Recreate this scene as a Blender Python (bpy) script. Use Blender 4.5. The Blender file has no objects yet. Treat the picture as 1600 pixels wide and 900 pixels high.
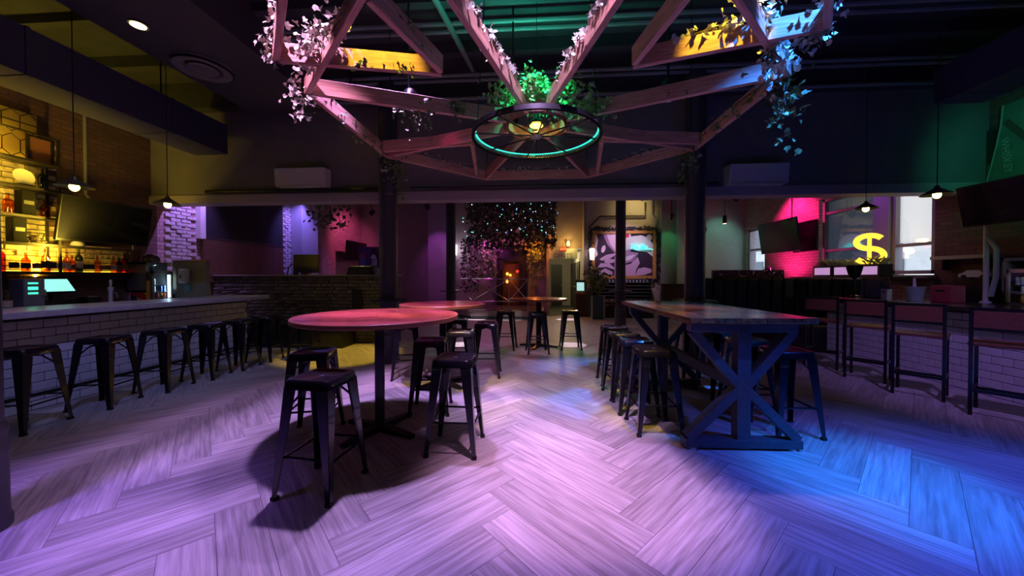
import bpy, bmesh, math, random
from mathutils import Vector, Matrix, Euler
R = math.radians
rnd = random.Random(7)
C = bpy.context.scene.collection
S = bpy.context.scene

# ---------------------------------------------------------------- camera, world, exposure
cd = bpy.data.cameras.new('camera'); cam = bpy.data.objects.new('camera', cd); C.objects.link(cam)
cam.location = (0, 0, 1.42)
cam.rotation_euler = (R(90 - .75), 0, R(3.9))
cd.sensor_width = 36; cd.lens = 555 / 1600 * 36; cd.shift_y = -9.73 / 1600
cd.clip_start = .05
S.camera = cam
S.view_settings.view_transform = 'Standard'; S.view_settings.look = 'None'
S.view_settings.gamma = 1; S.view_settings.use_curve_mapping = False
S.view_settings.exposure = 0.0
w = bpy.data.worlds.new('daylight'); S.world = w; w.use_nodes = True
w.node_tree.nodes['Background'].inputs[0].default_value = (.85, .92, 1, 1)
w.node_tree.nodes['Background'].inputs[1].default_value = 2.0

# ---------------------------------------------------------------- materials
MATS = {}
def mat(name, col, rough=.5, metal=0, emit=None, es=1.0, noise=0, nscale=8, bump=0, trans=0, alpha=1, coat=0, spec=.5):
    if name in MATS: return MATS[name]
    m = bpy.data.materials.new(name); m.use_nodes = True
    nt = m.node_tree; b = nt.nodes['Principled BSDF']
    b.inputs['Base Color'].default_value = (*col, 1)
    b.inputs['Roughness'].default_value = rough; b.inputs['Metallic'].default_value = metal
    b.inputs['Specular IOR Level'].default_value = spec
    if coat: b.inputs['Coat Weight'].default_value = coat
    if trans: b.inputs['Transmission Weight'].default_value = trans
    if alpha < 1: b.inputs['Alpha'].default_value = alpha
    if emit:
        b.inputs['Emission Color'].default_value = (*emit, 1); b.inputs['Emission Strength'].default_value = es
    if noise or bump:
        tc = nt.nodes.new('ShaderNodeTexCoord'); n = nt.nodes.new('ShaderNodeTexNoise')
        n.inputs['Scale'].default_value = nscale; n.inputs['Detail'].default_value = 6
        nt.links.new(tc.outputs['Object'], n.inputs['Vector'])
        if noise:
            cr = nt.nodes.new('ShaderNodeValToRGB')
            cr.color_ramp.elements[0].position = .3; cr.color_ramp.elements[1].position = .7
            cr.color_ramp.elements[0].color = (*[c * (1 - noise) for c in col], 1)
            cr.color_ramp.elements[1].color = (*[min(1, c * (1 + noise)) for c in col], 1)
            nt.links.new(n.outputs['Fac'], cr.inputs['Fac']); nt.links.new(cr.outputs['Color'], b.inputs['Base Color'])
        if bump:
            bp = nt.nodes.new('ShaderNodeBump'); bp.inputs['Strength'].default_value = bump; bp.inputs['Distance'].default_value = .02
            nt.links.new(n.outputs['Fac'], bp.inputs['Height']); nt.links.new(bp.outputs['Normal'], b.inputs['Normal'])
    MATS[name] = m; return m

def wood(name, c0, c1, rough=.4, scale=(1.2, 14, 14), bump=.12, vary=.0, coat=0, ring=.09):
    """procedural grain running along local X; tone varies per object"""
    m = bpy.data.materials.new(name); m.use_nodes = True; MATS[name] = m
    nt = m.node_tree; b = nt.nodes['Principled BSDF']; L = nt.links.new
    tc = nt.nodes.new('ShaderNodeTexCoord'); oi = nt.nodes.new('ShaderNodeObjectInfo')
    add = nt.nodes.new('ShaderNodeVectorMath'); add.operation = 'ADD'
    mul = nt.nodes.new('ShaderNodeVectorMath'); mul.operation = 'MULTIPLY'; mul.inputs[1].default_value = (37, 19, 11)
    cx = nt.nodes.new('ShaderNodeCombineXYZ')
    for i in range(3): L(oi.outputs['Random'], cx.inputs[i])
    L(cx.outputs[0], mul.inputs[0]); L(tc.outputs['Object'], add.inputs[0]); L(mul.outputs[0], add.inputs[1])
    mp = nt.nodes.new('ShaderNodeMapping'); mp.inputs['Scale'].default_value = scale
    L(add.outputs[0], mp.inputs['Vector'])
    n1 = nt.nodes.new('ShaderNodeTexNoise'); n1.inputs['Scale'].default_value = 1.0; n1.inputs['Detail'].default_value = 3; n1.inputs['Distortion'].default_value = .6
    L(mp.outputs[0], n1.inputs['Vector'])
    # cathedral rings: a sine of the low noise
    mm = nt.nodes.new('ShaderNodeMath'); mm.operation = 'MULTIPLY'; mm.inputs[1].default_value = 34
    sn = nt.nodes.new('ShaderNodeMath'); sn.operation = 'SINE'
    L(n1.outputs['Fac'], mm.inputs[0]); L(mm.outputs[0], sn.inputs[0])
    mp2 = nt.nodes.new('ShaderNodeMapping'); mp2.inputs['Scale'].default_value = (scale[0] * 3, scale[1] * 7, scale[2] * 7); L(add.outputs[0], mp2.inputs['Vector'])
    n2 = nt.nodes.new('ShaderNodeTexNoise'); n2.inputs['Scale'].default_value = 1; n2.inputs['Detail'].default_value = 5; n2.inputs['Roughness'].default_value = .6
    L(mp2.outputs[0], n2.inputs['Vector'])
    s2 = nt.nodes.new('ShaderNodeMath'); s2.operation = 'MULTIPLY_ADD'; s2.inputs[1].default_value = ring; 
    L(sn.outputs[0], s2.inputs[0]); L(n2.outputs['Fac'], s2.inputs[2])
    cr = nt.nodes.new('ShaderNodeValToRGB')
    cr.color_ramp.elements[0].position = .3; cr.color_ramp.elements[1].position = .72
    cr.color_ramp.elements[0].color = (*c0, 1); cr.color_ramp.elements[1].color = (*c1, 1)
    L(s2.outputs[0], cr.inputs['Fac'])
    out = cr.outputs['Color']
    if vary:
        hs = nt.nodes.new('ShaderNodeHueSaturation'); mr = nt.nodes.new('ShaderNodeMapRange')
        mr.inputs['To Min'].default_value = 1 - vary; mr.inputs['To Max'].default_value = 1 + vary
        L(oi.outputs['Random'], mr.inputs['Value']); L(mr.outputs[0], hs.inputs['Value']); L(out, hs.inputs['Color']); out = hs.outputs['Color']
    L(out, b.inputs['Base Color'])
    bp = nt.nodes.new('ShaderNodeBump'); bp.inputs['Strength'].default_value = bump; bp.inputs['Distance'].default_value = .01
    L(s2.outputs[0], bp.inputs['Height']); L(bp.outputs['Normal'], b.inputs['Normal'])
    b.inputs['Roughness'].default_value = rough
    if coat: b.inputs['Coat Weight'].default_value = coat; b.inputs['Coat Roughness'].default_value = .15
    return m

def glass_mat(name, tint=(.9, .95, 1), fac=.12):
    m = bpy.data.materials.new(name); m.use_nodes = True; MATS[name] = m
    nt = m.node_tree; nt.nodes.remove(nt.nodes['Principled BSDF']); o = nt.nodes['Material Output']
    t = nt.nodes.new('ShaderNodeBsdfTransparent'); t.inputs[0].default_value = (*tint, 1)
    g = nt.nodes.new('ShaderNodeBsdfGlossy'); g.inputs['Roughness'].default_value = .03
    x = nt.nodes.new('ShaderNodeMixShader'); x.inputs[0].default_value = fac
    nt.links.new(t.outputs[0], x.inputs[1]); nt.links.new(g.outputs[0], x.inputs[2]); nt.links.new(x.outputs[0], o.inputs[0])
    return m

def blind_mat(name, col):
    """roller-blind cloth that lets daylight through"""
    m = bpy.data.materials.new(name); m.use_nodes = True; MATS[name] = m
    nt = m.node_tree; nt.nodes.remove(nt.nodes['Principled BSDF']); o = nt.nodes['Material Output']
    t = nt.nodes.new('ShaderNodeBsdfTranslucent'); t.inputs[0].default_value = (*col, 1)
    d = nt.nodes.new('ShaderNodeBsdfDiffuse'); d.inputs[0].default_value = (*[c * .5 for c in col], 1)
    x = nt.nodes.new('ShaderNodeMixShader'); x.inputs[0].default_value = .15
    nt.links.new(t.outputs[0], x.inputs[1]); nt.links.new(d.outputs[0], x.inputs[2]); nt.links.new(x.outputs[0], o.inputs[0])
    return m

PLANK = wood('grey oak plank', (.25, .237, .233), (.52, .50, .495), rough=.42, scale=(.7, 7, 7), bump=.25, vary=.18, ring=.08)
TABLEWOOD = wood('red brown table wood', (.15, .022, .02), (.48, .11, .09), rough=.25, scale=(.9, 5, 5), bump=.06, vary=.22, coat=.2)
COMMWOOD = wood('dark stained table boards', (.06, .03, .018), (.22, .10, .05), rough=.2, scale=(.9, 5, 5), bump=.05, vary=.15, coat=.4)
BEAM = wood('fir beam', (.36, .18, .13), (.60, .36, .27), rough=.6, scale=(1.5, 14, 14), bump=.15, vary=.1)
PANELWOOD = wood('brown wood panel', (.06, .03, .02), (.13, .06, .035), rough=.5, scale=(1, 8, 8), bump=.1)
SEATWOOD = wood('chair seat wood', (.12, .035, .02), (.24, .08, .045), rough=.4, scale=(2, 20, 20), bump=.05)
BLACK = mat('black painted steel', (.012, .012, .016), .28, .35, coat=.3)
GUN = mat('dark gunmetal stool steel', (.012, .012, .018), .25, .3, coat=.35)
RUB = mat('black rubber', (.01, .01, .01), .8)
TRESTLE = mat('charcoal stained trestle', (.05, .055, .075), .5, noise=.25, nscale=30, bump=.1)
TILE = mat('white glazed tile', (.66, .66, .68), .18, noise=.06, nscale=3)
GROUT = mat('dark grout', (.03, .03, .035), .9)
STONETOP = mat('pale stone counter', (.42, .41, .42), .3, noise=.12, nscale=20)
DARKTOP = mat('dark bar top', (.03, .02, .018), .2, coat=.4)
CEIL = mat('dark painted ceiling', (.05, .055, .06), .8, noise=.2, nscale=3)
WALLP = mat('grey painted wall', (.20, .19, .19), .8, noise=.08, nscale=4)
WALLB = mat('taupe painted wall', (.40, .36, .33), .8, noise=.06, nscale=4)
WALLD = mat('dark painted wall', (.045, .04, .045), .8, noise=.1, nscale=4)
MORTAR = mat('mortar', (.09, .08, .075), .95, noise=.3, nscale=20)
BRICKM = mat('old red brick', (.20, .10, .075), .9, noise=.35, nscale=14, bump=.5)
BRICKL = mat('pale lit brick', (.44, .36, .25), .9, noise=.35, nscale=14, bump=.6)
BRICKW = mat('whitewashed brick', (.52, .48, .48), .9, noise=.3, nscale=14, bump=.6)
STONE = mat('stacked ledger stone', (.14, .13, .105), .85, noise=.5, nscale=9, bump=.6)
COLM = mat('column paint', (.045, .045, .06), .45)
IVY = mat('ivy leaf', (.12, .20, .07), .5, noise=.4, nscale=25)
IVY_LIT = mat('ivy leaf with light tint', (.45, .47, .38), .5, noise=.3, nscale=25)  # paler copy of the ivy green; light on the leaves is in the colour
STEM = mat('vine stem', (.07, .05, .03), .8)
PAINTW = mat('white plastic', (.62, .61, .6), .4)
CHROME = mat('brushed steel', (.55, .55, .56), .28, 1.0)
SCREEN = mat('television glass', (.004, .004, .006), .12, coat=.5)
GLASS = glass_mat('clear glass')
VINYL = mat('dark green vinyl', (.014, .02, .016), .35, noise=.2, nscale=6)
GOLD = mat('gilt wood', (.55, .28, .07), .45, noise=.15, nscale=12)

# ---------------------------------------------------------------- mesh helpers
class MB:
    def __init__(s): s.v = []; s.f = []
    def add(s, vs, fs):
        o = len(s.v); s.v += [tuple(v) for v in vs]; s.f += [tuple(i + o for i in f) for f in fs]; return s
    def box(s, c, d, M=None):
        x, y, z = d[0] / 2, d[1] / 2, d[2] / 2
        vs = [Vector((a, b, e)) for a in (-x, x) for b in (-y, y) for e in (-z, z)]
        if M is not None: vs = [M @ v for v in vs]
        c = Vector(c)
        return s.add([v + c for v in vs], [(0, 1, 3, 2), (4, 6, 7, 5), (0, 4, 5, 1), (2, 3, 7, 6), (0, 2, 6, 4), (1, 5, 7, 3)])
    def b2(s, x0, x1, y0, y1, z0, z1):
        return s.box(((x0 + x1) / 2, (y0 + y1) / 2, (z0 + z1) / 2), (abs(x1 - x0), abs(y1 - y0), abs(z1 - z0)))
    def hexa(s, bot, top):
        return s.add(list(bot) + list(top), [(3, 2, 1, 0), (4, 5, 6, 7), (0, 1, 5, 4), (1, 2, 6, 5), (2, 3, 7, 6), (3, 0, 4, 7)])
    def bar(s, p0, p1, wd, ht, up=(0, 0, 1)):
        """beam with width wd (horizontal) and height ht, between the two centre points"""
        p0, p1 = Vector(p0), Vector(p1); d = (p1 - p0).normalized(); up = Vector(up)
        if abs(d.dot(up)) > .99: up = Vector((0, 1, 0))
        sd = d.cross(up).normalized() * wd / 2; u = sd.cross(d).normalized() * ht / 2
        q = [-sd - u, sd - u, sd + u, -sd + u]
        return s.hexa([p0 + k for k in q], [p1 + k for k in q])
    def tube(s, pts, r, n=8, cap=True, closed=False):
        pts = [Vector(p) for p in pts]; m = len(pts); rings = []
        rr = r if isinstance(r, (list, tuple)) else [r] * m
        prev = None
        for i, p in enumerate(pts):
            a = pts[(i - 1) % m] if (i or closed) else p; b = pts[(i + 1) % m] if (i < m - 1 or closed) else p
            t = (b - a).normalized()
            if prev is None:
                u = Vector((0, 0, 1)) if abs(t.z) < .9 else Vector((1, 0, 0)); u = (u - t * u.dot(t)).normalized()
            else: u = (prev - t * prev.dot(t)).normalized()
            prev = u; v = t.cross(u)
            rings.append([p + (u * math.cos(2 * math.pi * k / n) + v * math.sin(2 * math.pi * k / n)) * rr[i] for k in range(n)])
        vs = [q for g in rings for q in g]; fs = []
        for i in range(m if closed else m - 1):
            j = (i + 1) % m
            for k in range(n):
                l = (k + 1) % n; fs.append((i * n + k, i * n + l, j * n + l, j * n + k))
        if cap and not closed:
            fs.append(tuple(reversed(range(n)))); fs.append(tuple((m - 1) * n + k for k in range(n)))
        return s.add(vs, fs)
    def lathe(s, prof, n=20, c=(0, 0, 0), cap=True):
        c = Vector(c); vs = []; fs = []
        for r, z in prof:
            for k in range(n):
                a = 2 * math.pi * k / n; vs.append(c + Vector((r * math.cos(a), r * math.sin(a), z)))
        m = len(prof)
        for i in range(m - 1):
            for k in range(n):
                l = (k + 1) % n; fs.append((i * n + k, i * n + l, (i + 1) * n + l, (i + 1) * n + k))
        if cap:
            fs.append(tuple(reversed(range(n)))); fs.append(tuple((m - 1) * n + k for k in range(n)))
        return s.add(vs, fs)
    def prism(s, poly, z0, z1, M=None):
        """poly in local xy extruded z0..z1, M maps to place"""
        n = len(poly); vs = [Vector((x, y, z0)) for x, y in poly] + [Vector((x, y, z1)) for x, y in poly]
        if M is not None: vs = [M @ v for v in vs]
        return s.add(vs, [tuple(reversed(range(n))), tuple(range(n, 2 * n))] + [(i, (i + 1) % n, n + (i + 1) % n, n + i) for i in range(n)])
    def sphere(s, c, r, n=10, m=6, sc=(1, 1, 1)):
        c = Vector(c); vs = [c + Vector((0, 0, -r * sc[2]))]; fs = []
        for i in range(1, m):
            p = math.pi * i / m - math.pi / 2
            for k in range(n):
                a = 2 * math.pi * k / n; vs.append(c + Vector((r * sc[0] * math.cos(p) * math.cos(a), r * sc[1] * math.cos(p) * math.sin(a), r * sc[2] * math.sin(p))))
        vs.append(c + Vector((0, 0, r * sc[2]))); t = len(vs) - 1
        for k in range(n):
            l = (k + 1) % n; fs.append((0, 1 + l, 1 + k)); fs.append((t, 1 + (m - 2) * n + k, 1 + (m - 2) * n + l))
            for i in range(m - 2): fs.append((1 + i * n + k, 1 + i * n + l, 1 + (i + 1) * n + l, 1 + (i + 1) * n + k))
        return s.add(vs, fs)
    def leaf(s, p, size, nrm, ang):
        """a five-pointed, slightly folded ivy leaf"""
        nrm = Vector(nrm).normalized(); t = nrm.cross(Vector((.3, .5, .8))).normalized(); b = nrm.cross(t)
        ca, sa = math.cos(ang), math.sin(ang); u = t * ca + b * sa; v = b * ca - t * sa; p = Vector(p)
        o = []
        for x, y, h in ((0, -.5, .0), (.38, -.42, .1), (.5, .05, .16), (.2, .12, .08), (0, .62, -.05), (-.2, .12, .08), (-.5, .05, .16), (-.38, -.42, .1), (0, -.05, 0)):
            o.append(p + (u * x + v * y + nrm * h) * size)
        return s.add(o, [(8, 0, 1, 2), (8, 2, 3, 4), (8, 4, 5, 6), (8, 6, 7, 0)])
    def build(s, name, m, parent=None, smooth=False, loc=None):
        me = bpy.data.meshes.new(name); me.from_pydata(s.v, [], s.f); me.update()
        if m is not None: me.materials.append(m)
        if smooth:
            for p in me.polygons: p.use_smooth = True
            try: me.set_sharp_from_angle(angle=R(40))
            except Exception: pass
        o = bpy.data.objects.new(name, me); C.objects.link(o)
        if parent is not None: o.parent = parent
        if loc is not None: o.location = loc
        return o

def fixn(o):
    bm = bmesh.new(); bm.from_mesh(o.data); bmesh.ops.recalc_face_normals(bm, faces=bm.faces); bm.to_mesh(o.data); bm.free(); return o
def bevel(o, wd, seg=2):
    bm = bmesh.new(); bm.from_mesh(o.data); bmesh.ops.recalc_face_normals(bm, faces=bm.faces)
    es = [e for e in bm.edges if len(e.link_faces) == 2 and e.calc_face_angle(0) > R(35)]
    bmesh.ops.bevel(bm, geom=es, offset=wd, segments=seg, affect='EDGES', profile=.5); bm.to_mesh(o.data); bm.free(); return o
def thing(name, label, cat, loc=(0, 0, 0), rz=0, group=None):
    o = bpy.data.objects.new(name, None); C.objects.link(o); o.empty_display_size = .1
    o.location = loc; o.rotation_euler = (0, 0, rz); o['label'] = label; o['category'] = cat
    if group: o['group'] = group
    return o
def tag(o, label, cat, group=None, kind=None):
    o['label'] = label; o['category'] = cat
    if group: o['group'] = group
    if kind: o['kind'] = kind
    return o
def struct(o, label=None):
    o['kind'] = 'structure'
    if label: o['label'] = label; o['category'] = o.name.split('_')[0].split('.')[0]
    return o
def dup(root, loc, rz, label=None, group=None, rot=None):
    def cp(o, par):
        c = o.copy(); C.objects.link(c)
        if par is not None: c.parent = par
        for k in o.children: cp(k, c)
        return c
    r = cp(root, None); r.location = loc; r.rotation_euler = rot if rot else (0, 0, rz)
    if label: r['label'] = label
    if group: r['group'] = group
    return r
def text_mesh(name, txt, size, m, parent=None, M=None, extrude=.004, shear=0, bevel_d=0):
    cu = bpy.data.curves.new(name, 'FONT'); cu.body = txt; cu.size = size; cu.extrude = extrude; cu.shear = shear
    cu.align_x = 'CENTER'; cu.align_y = 'CENTER'; cu.resolution_u = 3
    t = bpy.data.objects.new(name, cu); C.objects.link(t)
    dg = bpy.context.evaluated_depsgraph_get(); dg.update()
    me = bpy.data.meshes.new_from_object(t.evaluated_get(dg)); bpy.data.objects.remove(t); bpy.data.curves.remove(cu)
    me.materials.clear(); me.materials.append(m)
    if M is not None: me.transform(M)
    o = bpy.data.objects.new(name, me); C.objects.link(o)
    if parent is not None: o.parent = parent
    return o
def spot(name, loc, aim, col, power, angle=60, blend=.5, rad=.05, parent=None):
    l = bpy.data.lights.new(name, 'SPOT'); l.color = col; l.energy = power; l.spot_size = R(angle); l.spot_blend = blend; l.shadow_soft_size = rad
    o = bpy.data.objects.new(name, l); C.objects.link(o)
    d = Vector(aim) - Vector(loc); o.rotation_euler = d.to_track_quat('-Z', 'Y').to_euler(); o.location = loc
    return o
def point(name, loc, col, power, rad=.04):
    l = bpy.data.lights.new(name, 'POINT'); l.color = col; l.energy = power; l.shadow_soft_size = rad
    o = bpy.data.objects.new(name, l); C.objects.link(o); o.location = loc; return o
def area(name, loc, aim, sx, sy, col, power):
    l = bpy.data.lights.new(name, 'AREA'); l.shape = 'RECTANGLE'; l.size = sx; l.size_y = sy; l.color = col; l.energy = power
    o = bpy.data.objects.new(name, l); C.objects.link(o); o.location = loc
    o.rotation_euler = (Vector(aim) - Vector(loc)).to_track_quat('-Z', 'Y').to_euler(); return o
# ---------------------------------------------------------------- the room
def brick_tex(name, c1, c2, mort, axis='YZ', rough=.9):
    m = bpy.data.materials.new(name); m.use_nodes = True; MATS[name] = m
    nt = m.node_tree; b = nt.nodes['Principled BSDF']; L = nt.links.new
    tc = nt.nodes.new('ShaderNodeTexCoord'); sx = nt.nodes.new('ShaderNodeSeparateXYZ'); cx = nt.nodes.new('ShaderNodeCombineXYZ')
    L(tc.outputs['Object'], sx.inputs[0]); L(sx.outputs[axis[0]], cx.inputs[0]); L(sx.outputs[axis[1]], cx.inputs[1])
    t = nt.nodes.new('ShaderNodeTexBrick'); t.inputs['Scale'].default_value = 1; t.inputs['Brick Width'].default_value = .215; t.inputs['Row Height'].default_value = .075
    t.inputs['Mortar Size'].default_value = .007; t.inputs['Color1'].default_value = (*c1, 1); t.inputs['Color2'].default_value = (*c2, 1); t.inputs['Mortar'].default_value = (*mort, 1)
    L(cx.outputs[0], t.inputs['Vector']); L(t.outputs['Color'], b.inputs['Base Color'])
    n = nt.nodes.new('ShaderNodeTexNoise'); n.inputs['Scale'].default_value = 12; L(tc.outputs['Object'], n.inputs['Vector'])
    s = nt.nodes.new('ShaderNodeMath'); s.operation = 'MULTIPLY_ADD'; s.inputs[1].default_value = -1.5; L(t.outputs['Fac'], s.inputs[0]); L(n.outputs['Fac'], s.inputs[2])
    bp = nt.nodes.new('ShaderNodeBump'); bp.inputs['Strength'].default_value = .6; bp.inputs['Distance'].default_value = .02
    L(s.outputs[0], bp.inputs['Height']); L(bp.outputs['Normal'], b.inputs['Normal']); b.inputs['Roughness'].default_value = rough
    return m
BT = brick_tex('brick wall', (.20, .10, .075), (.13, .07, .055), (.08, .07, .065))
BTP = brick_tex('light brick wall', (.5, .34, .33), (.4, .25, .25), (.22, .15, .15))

floor = struct(MB().b2(-7.3, 7.3, -3, 18.5, -.12, -.006).build('floor', mat('floor joint', (.05, .045, .045), .8)), 'herringbone floor of grey oak planks')
# herringbone planks, 45 degrees to the room
W_, L_ = .229, 1.145
pm = MB().b2(.0012, L_ - .0012, .0012, W_ - .0012, -.006, 0).build('plank', PLANK).data
bpy.data.objects.remove(bpy.data.objects['plank'])
ox, oy = .66, 1.02
cands = []
c45 = math.sqrt(.5)
def rot45(x, y): return ((x - y) * c45 + ox, (x + y) * c45 + oy)
for i in range(-60, 80):
    for j in range(-12, 13):
        u0, v0 = i * W_ + j * L_, i * W_ - j * L_
        for kind in (0, 1):
            org = (u0, v0) if kind == 0 else (u0, v0)
            ang = R(45) if kind == 0 else R(135)
            # kind 0: [0,L]x[0,W] along u ; kind 1: [-W,0]x[0,L] along v (rotated 90)
            cu, cv = (u0 + L_ / 2, v0 + W_ / 2) if kind == 0 else (u0 - W_ / 2, v0 + L_ / 2)
            cxx, cyy = rot45(cu, cv)
            if abs(cxx) > 6.7 or cyy < -1.5 or cyy > 13.2: continue
            px, py = rot45(*org)
            vis = cyy > .75 and abs(cxx + .068 * cyy) < 1.6 * cyy + .5 and abs(cxx) < 5.6
            cands.append((cyy if vis else 99 + abs(cyy), px, py, ang))
cands.sort()
far = MB()
for k, (d, px, py, ang) in enumerate(cands):
    if k < 300:
        o = bpy.data.objects.new('plank', pm); C.objects.link(o); o.parent = floor; o.location = (px, py, 0); o.rotation_euler = (0, 0, ang)
    else:
        M = Matrix.Translation((px, py, 0)) @ Matrix.Rotation(ang, 4, 'Z')
        g = .0012; vs = [M @ Vector(q) for q in ((g, g, 0), (L_ - g, g, 0), (L_ - g, W_ - g, 0), (g, W_ - g, 0), (g, g, -.006), (L_ - g, g, -.006), (L_ - g, W_ - g, -.006), (g, W_ - g, -.006))]
        far.add(vs, [(0, 1, 2, 3), (0, 4, 5, 1), (1, 5, 6, 2), (2, 6, 7, 3), (3, 7, 4, 0)])
fo = far.build('far_planks', wood('grey oak plank far', (.27, .25, .245), (.53, .5, .5), rough=.42, scale=(6, 6, 6), bump=.15), floor); fo['kind'] = 'stuff'

struct(MB().b2(-7.4, 7.4, -3, 6.4, 4.9, 5.0).build('ceiling', CEIL), 'dark high ceiling above the bar room')
struct(MB().b2(-7.4, 7.4, 6.4, 18.5, 4.5, 4.6).build('ceiling_rear', mat('black ceiling', (.02, .02, .022), .8)), 'black ceiling of the rear room')
wl = struct(MB().b2(-7.5, -7.2, -3, 6.3, 0, 4.9).build('wall_left', BT), 'dark red brick wall behind the left bar')
wlr = struct(MB().b2(-7.5, -7.2, 6.3, 18.5, 0, 4.6).build('wall_left_rear', BTP), 'brick side wall of the rear room beyond the stone booth')
wr = MB()
wr.b2(7.2, 7.5, 9.6, 11.75, 0, 4.9).b2(7.2, 7.5, 12.7, 18.5, 0, 4.9).b2(7.2, 7.5, 6.95, 9.6, 0, 1.45).b2(7.2, 7.5, 6.95, 9.6, 3.4, 4.9).b2(7.2, 7.5, 11.75, 12.7, 0, 1.5).b2(7.2, 7.5, 11.75, 12.7, 3.05, 4.9)
struct(MB().b2(7.2, 7.5, -3, 6.95, 0, 4.9).build('wall_right_near', BT), 'dark red brick wall behind the right bar')
struct(wr.build('wall_right', BTP), 'brick wall with tall windows on the right side')
struct(MB().b2(-7.5, 7.5, -3.2, -3, 0, 5).build('wall_front', WALLD), 'dark wall behind the viewer')
# bulkhead over the opening between the two rooms
struct(MB().b2(-7.2, 7.2, 6.2, 6.4, 2.93, 4.9).build('wall_header', WALLP), 'grey bulkhead wall above the wide opening')
struct(MB().b2(-7.2, 7.2, 6.16, 6.44, 2.78, 2.93).build('trim_1', mat('pale header trim', (.38, .34, .36), .6)), 'pale header beam across the wide opening')
struct(MB().b2(-7.2, 7.2, 6.0, 6.2, 4.45, 4.9).b2(-7.2, 7.2, 5.2, 5.32, 4.72, 4.9).b2(-7.2, 7.2, 4.3, 4.42, 4.78, 4.9).b2(-7.2, 7.2, 3.3, 3.42, 4.78, 4.9).b2(-7.2, 7.2, 2.2, 2.32, 4.78, 4.9).build('trim_2', CEIL), 'dark ceiling beams over the hanging frame')
# rear room walls
wb = struct(MB().b2(-7.2, .4, 14.2, 14.4, 0, 4.5).b2(.4, 1.84, 13.6, 13.8, 2.5, 4.5).b2(.4, .5, 13.6, 18, 0, 4.5).b2(1.74, 1.84, 13.2, 18, 0, 2.5).b2(1.74, 1.84, 13.2, 13.8, 2.5, 4.5).b2(.4, 1.84, 18, 18.2, 0, 2.5).build('wall_back', WALLB), 'taupe back wall with an ivy hung stage and a corridor')
struct(MB().b2(1.84, 4.45, 13.2, 13.4, 0, 4.5).build('wall_painting', mat('cream wall', (.56, .50, .40), .8, noise=.05)), 'cream wall that carries the large framed picture')
struct(MB().b2(4.45, 4.95, 13.0, 13.4, 0, 4.5).b2(4.95, 7.2, 12.85, 13.05, 0, 4.5).build('wall_grey', mat('grey green wall', (.34, .36, .35), .8, noise=.05)), 'grey wall beside the small window')
struct(MB().b2(.5, 1.74, 13.9, 18, 2.46, 2.5).build('ceiling_corridor', WALLB), 'low ceiling of the back corridor')

# real bricks on the left wall where the shelf lights rake them, and on the rear piers
def bricks(parent, X, y0, y1, z0, z1, m, jig=.006, skip=0, label=None, seed=1):
    r = random.Random(seed); meshes = []
    for q in range(5):
        b = MB(); d = .02 + .012 * r.random(); e = .006
        l, h = .205, .066
        j = lambda: r.uniform(-e, e)
        b.hexa([(0, -l / 2, -h / 2), (0, l / 2, -h / 2), (0, l / 2, h / 2), (0, -l / 2, h / 2)],
               [(d, -l / 2 + .006 + j(), -h / 2 + .004 + j() * .5), (d, l / 2 - .006 + j(), -h / 2 + .004 + j() * .5), (d, l / 2 - .006 + j(), h / 2 - .004 + j() * .5), (d, -l / 2 + .006 + j(), h / 2 - .004 + j() * .5)])
        o = b.build('brick', m); meshes.append(o.data); bpy.data.objects.remove(o)
    nz = int((z1 - z0) / .075); n = 0
    for k in range(nz):
        yy = y0 + (.1075 if k % 2 else 0)
        while yy + .1 <= y1:
            if yy + .21 <= y1 + .11 and r.random() > skip:
                o = bpy.data.objects.new('brick', meshes[r.randrange(5)]); C.objects.link(o); o.parent = parent
                o.location = (X, yy + .1075, z0 + .0375 + k * .075 + r.uniform(-.003, .003)); o.scale = (r.uniform(.5, 1.3), 1, r.uniform(.92, 1.03)); n += 1
            yy += .215
    return n
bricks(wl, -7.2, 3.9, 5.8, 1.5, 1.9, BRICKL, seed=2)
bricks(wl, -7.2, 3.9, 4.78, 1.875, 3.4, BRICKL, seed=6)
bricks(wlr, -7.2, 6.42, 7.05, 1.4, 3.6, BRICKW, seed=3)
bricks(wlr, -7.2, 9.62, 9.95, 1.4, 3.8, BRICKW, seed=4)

# left side of the rear room: recessed dark screen, white reveal, wood panel, blue pier
rv = struct(MB().b2(-7.2, -7.08, 7.06, 7.18, 2.24, 4.4).build('trim_3', mat('white reveal', (.62, .6, .62), .6)), 'pale upright reveal beside the dark screen')
sc = thing('projection_screen', 'dark blank screen above the wood panelling by the lit brick', 'screen', (-7.15, 8.4, 2.24))
MB().b2(-.03, .0, -1.2, 1.2, .06, 2.1).build('fabric', mat('black screen cloth', (.012, .01, .012), .8), sc)
MB().b2(-.04, .03, -1.22, 1.22, 0, .06).build('bottom_rail', mat('screen rail', (.03, .02, .02), .5), sc)
pn = thing('wood_panel', 'long brown wood panel under the dark blank screen', 'panel', (-7.1, 8.35, 1.3))
for k in range(6): MB().b2(-.08, .0, -1.2 + k * .4 + .003, -.8 + k * .4 - .003, 0, .93).build('board', PANELWOOD, pn)
struct(MB().b2(-7.2, -6.85, 9.97, 10.75, 0, 4.4).build('trim_4', mat('blue grey pier', (.42, .40, .46), .7)), 'smooth painted pier washed in blue light')

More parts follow.
